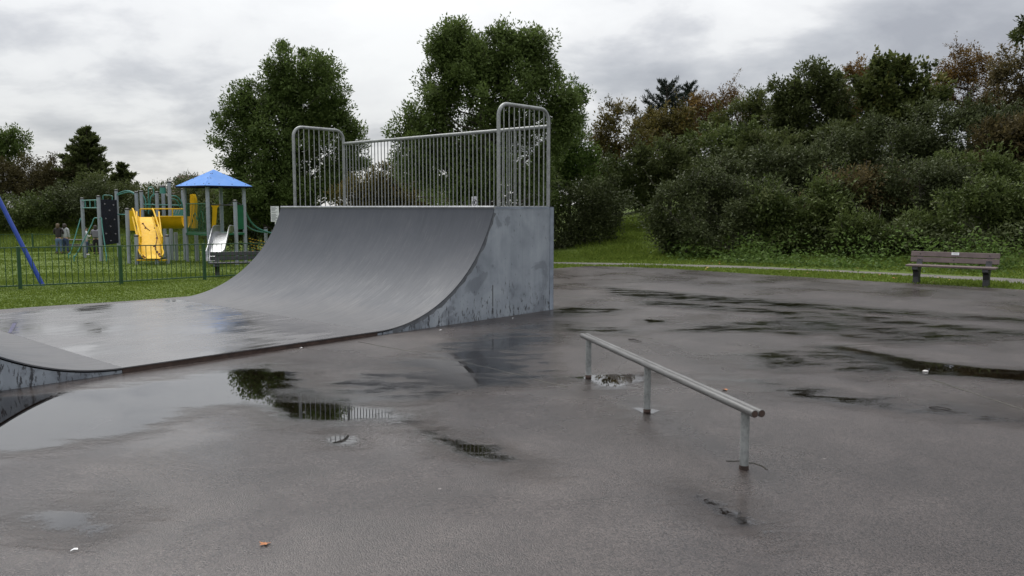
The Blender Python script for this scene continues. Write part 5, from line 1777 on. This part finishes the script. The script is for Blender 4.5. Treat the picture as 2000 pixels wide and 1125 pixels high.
# ------------------------------------------------------------------ litter, leaves, twigs
def lobed_leaf(mat, size, loc, rz, label, name='fallen_leaf', cat='leaf', group=None, curl=0.25, lobes=5):
    n = 26
    rr = random.Random(int(loc[0] * 1000) + int(loc[1] * 77))
    pts = [(0, 0, 0.0)]
    for k in range(n):
        a = 2 * math.pi * k / n
        r_ = size * (0.75 + 0.25 * math.cos(lobes * a)) * (1.15 if abs(math.cos(a)) > 0.7 else 0.85)
        pts.append((r_ * math.cos(a), r_ * math.sin(a), curl * size * (math.cos(2 * a + 1) * 0.35 + 0.35)))
    m_ = MB().add(pts, [(0, 1 + k, 1 + (k + 1) % n) for k in range(n)])
    me = m_.mesh(name, True)
    o = link(name, me, mat)
    o.location = loc; o.rotation_euler = (rr.uniform(-.1, .1), rr.uniform(-.1, .1), rz)
    return tag(o, label, cat, group)


LEAFO = simple('orange_leaf', (0.34, 0.12, 0.030), 0.5, var=0.3, scale=40)
LEAFY = simple('yellow_leaf', (0.42, 0.26, 0.06), 0.55, var=0.3, scale=40)
LEAFP = simple('pale_leaf', (0.30, 0.24, 0.17), 0.6, var=0.3, scale=40)
TWIG = simple('wet_twig', (0.022, 0.017, 0.014), 0.5, var=0.4)
lobed_leaf(LEAFO, 0.028, (*gp(517, 1064), 0.006), 0.4, 'orange brown fallen leaf lying alone on the foreground tarmac')
lobed_leaf(LEAFO, 0.035, (*gp(1416, 762), 0.006), 1.1, 'small orange leaf on the wet tarmac just beyond the grind rail')
lobed_leaf(LEAFY, 0.13, (*gp(1637, 514), 0.045), 0.2, 'large orange maple leaf on the grass in the centre of the verge')
lobed_leaf(LEAFY, 0.08, (*gp(1665, 520), 0.04), 0.9, 'yellow leaf on the verge just right of the large orange leaf')
lobed_leaf(LEAFP, 0.03, (*gp(1367, 756), 0.006), 2.0, 'curled pale leaf on the tarmac beside the grind rail tubes')
rr = random.Random(9)
nl = 0
while nl < 34:
    x, y = rr.uniform(3, 12.5), rr.uniform(17.5, 26)
    if sd_poly(np.array([[x, y]]), tarmac_poly)[0] > -0.1 or sd_poly(np.array([[x, y]]), path_far + path_near)[0] > -0.1:
        continue
    if (x - 4.4) * 0.579 + (y - 29.3) * 0.816 > -0.8:
        continue
    lobed_leaf(rr.choice((LEAFY, LEAFP, LEAFO)), rr.uniform(0.03, 0.06), (x, y, 0.035), rr.uniform(0, 6), 'small yellowed leaf fallen on the grass verge by the path', group='fallen leaves on the verge')
    nl += 1


def scrap(label, loc, size, rz, name='paper_scrap', cat='litter'):
    m_ = MB().add([(-size, -size * .35, 0), (size, -size * .2, .004), (size * .9, size * .4, .008), (-size * .8, size * .2, .003), (0, -.3 * size, .007), (0, .35 * size, .01)],
                  [(0, 4, 5, 3), (4, 1, 2, 5)])
    o = m_.build(name, WHITE); o.location = loc; o.rotation_euler = (0, 0, rz)
    return tag(o, label, cat)


scrap('white paper scrap on the tarmac in the lower left corner', (*gp(145, 1077), 0.006), 0.018, 0.3)
scrap('white speck of litter at the foot of the ramp side panel', (*gp(1002, 622.5), 0.006), 0.02, 0.8)
scrap('white speck of litter at the toe of the ramp', (*gp(860, 646), 0.006), 0.018, 0.1)
scrap('white speck of litter beneath the rusty slab edge', (*gp(588, 681), 0.006), 0.016, 0.1)


def stone(label, loc, s):
    m_ = MB(); n = 8
    rr_ = random.Random(2)
    vs_, fs = [], []
    for i in range(5):
        ph = math.pi * i / 4
        for k in range(n):
            a = 2 * math.pi * k / n
            q = s * (0.85 + rr_.uniform(0, .3))
            vs_.append((q * math.sin(ph) * math.cos(a), q * 0.7 * math.sin(ph) * math.sin(a), q * 0.35 * math.cos(ph)))
    for i in range(4):
        for k in range(n):
            fs.append((i * n + k, i * n + (k + 1) % n, (i + 1) * n + (k + 1) % n, (i + 1) * n + k))
    o = m_.add(vs_, fs).build('stone', simple('pale_stone', (0.62, 0.60, 0.57), 0.7), None, True); o.location = loc
    return tag(o, label, 'stone')


stone('pale stone lying in the long dark puddle at right', (*gp(1807, 727), 0.012), 0.034)


def twig(label, a, b, r_=0.006):
    a, b = Vector((*a, 0)), Vector((*b, 0))
    d = b - a
    root = MB()
    nrm = Vector((-d.y, d.x, 0)).normalized()
    root.tube([(0, 0, r_ + .003), d * .4 + nrm * .01 + Vector((0, 0, r_ + .012)), d * .75 - nrm * .006 + Vector((0, 0, r_ + .008)), d + Vector((0, 0, r_ + .002))], [r_, r_ * .9, r_ * .7, r_ * .4], 6)
    root.tube([d * .5 + Vector((0, 0, r_ + .01)), d * .62 + nrm * .03 + Vector((0, 0, r_ + .006))], [r_ * .6, r_ * .3], 5)
    o = root.build('twig', TWIG, None, True); o.location = a
    return tag(o, label, 'twig')


twig('dark wet twig on the shallow wet band at the right', gp(1815, 797), gp(1858, 801))
twig('dark twig on the tarmac beyond the far end of the grind rail', gp(1228, 664), gp(1253, 669), 0.009)
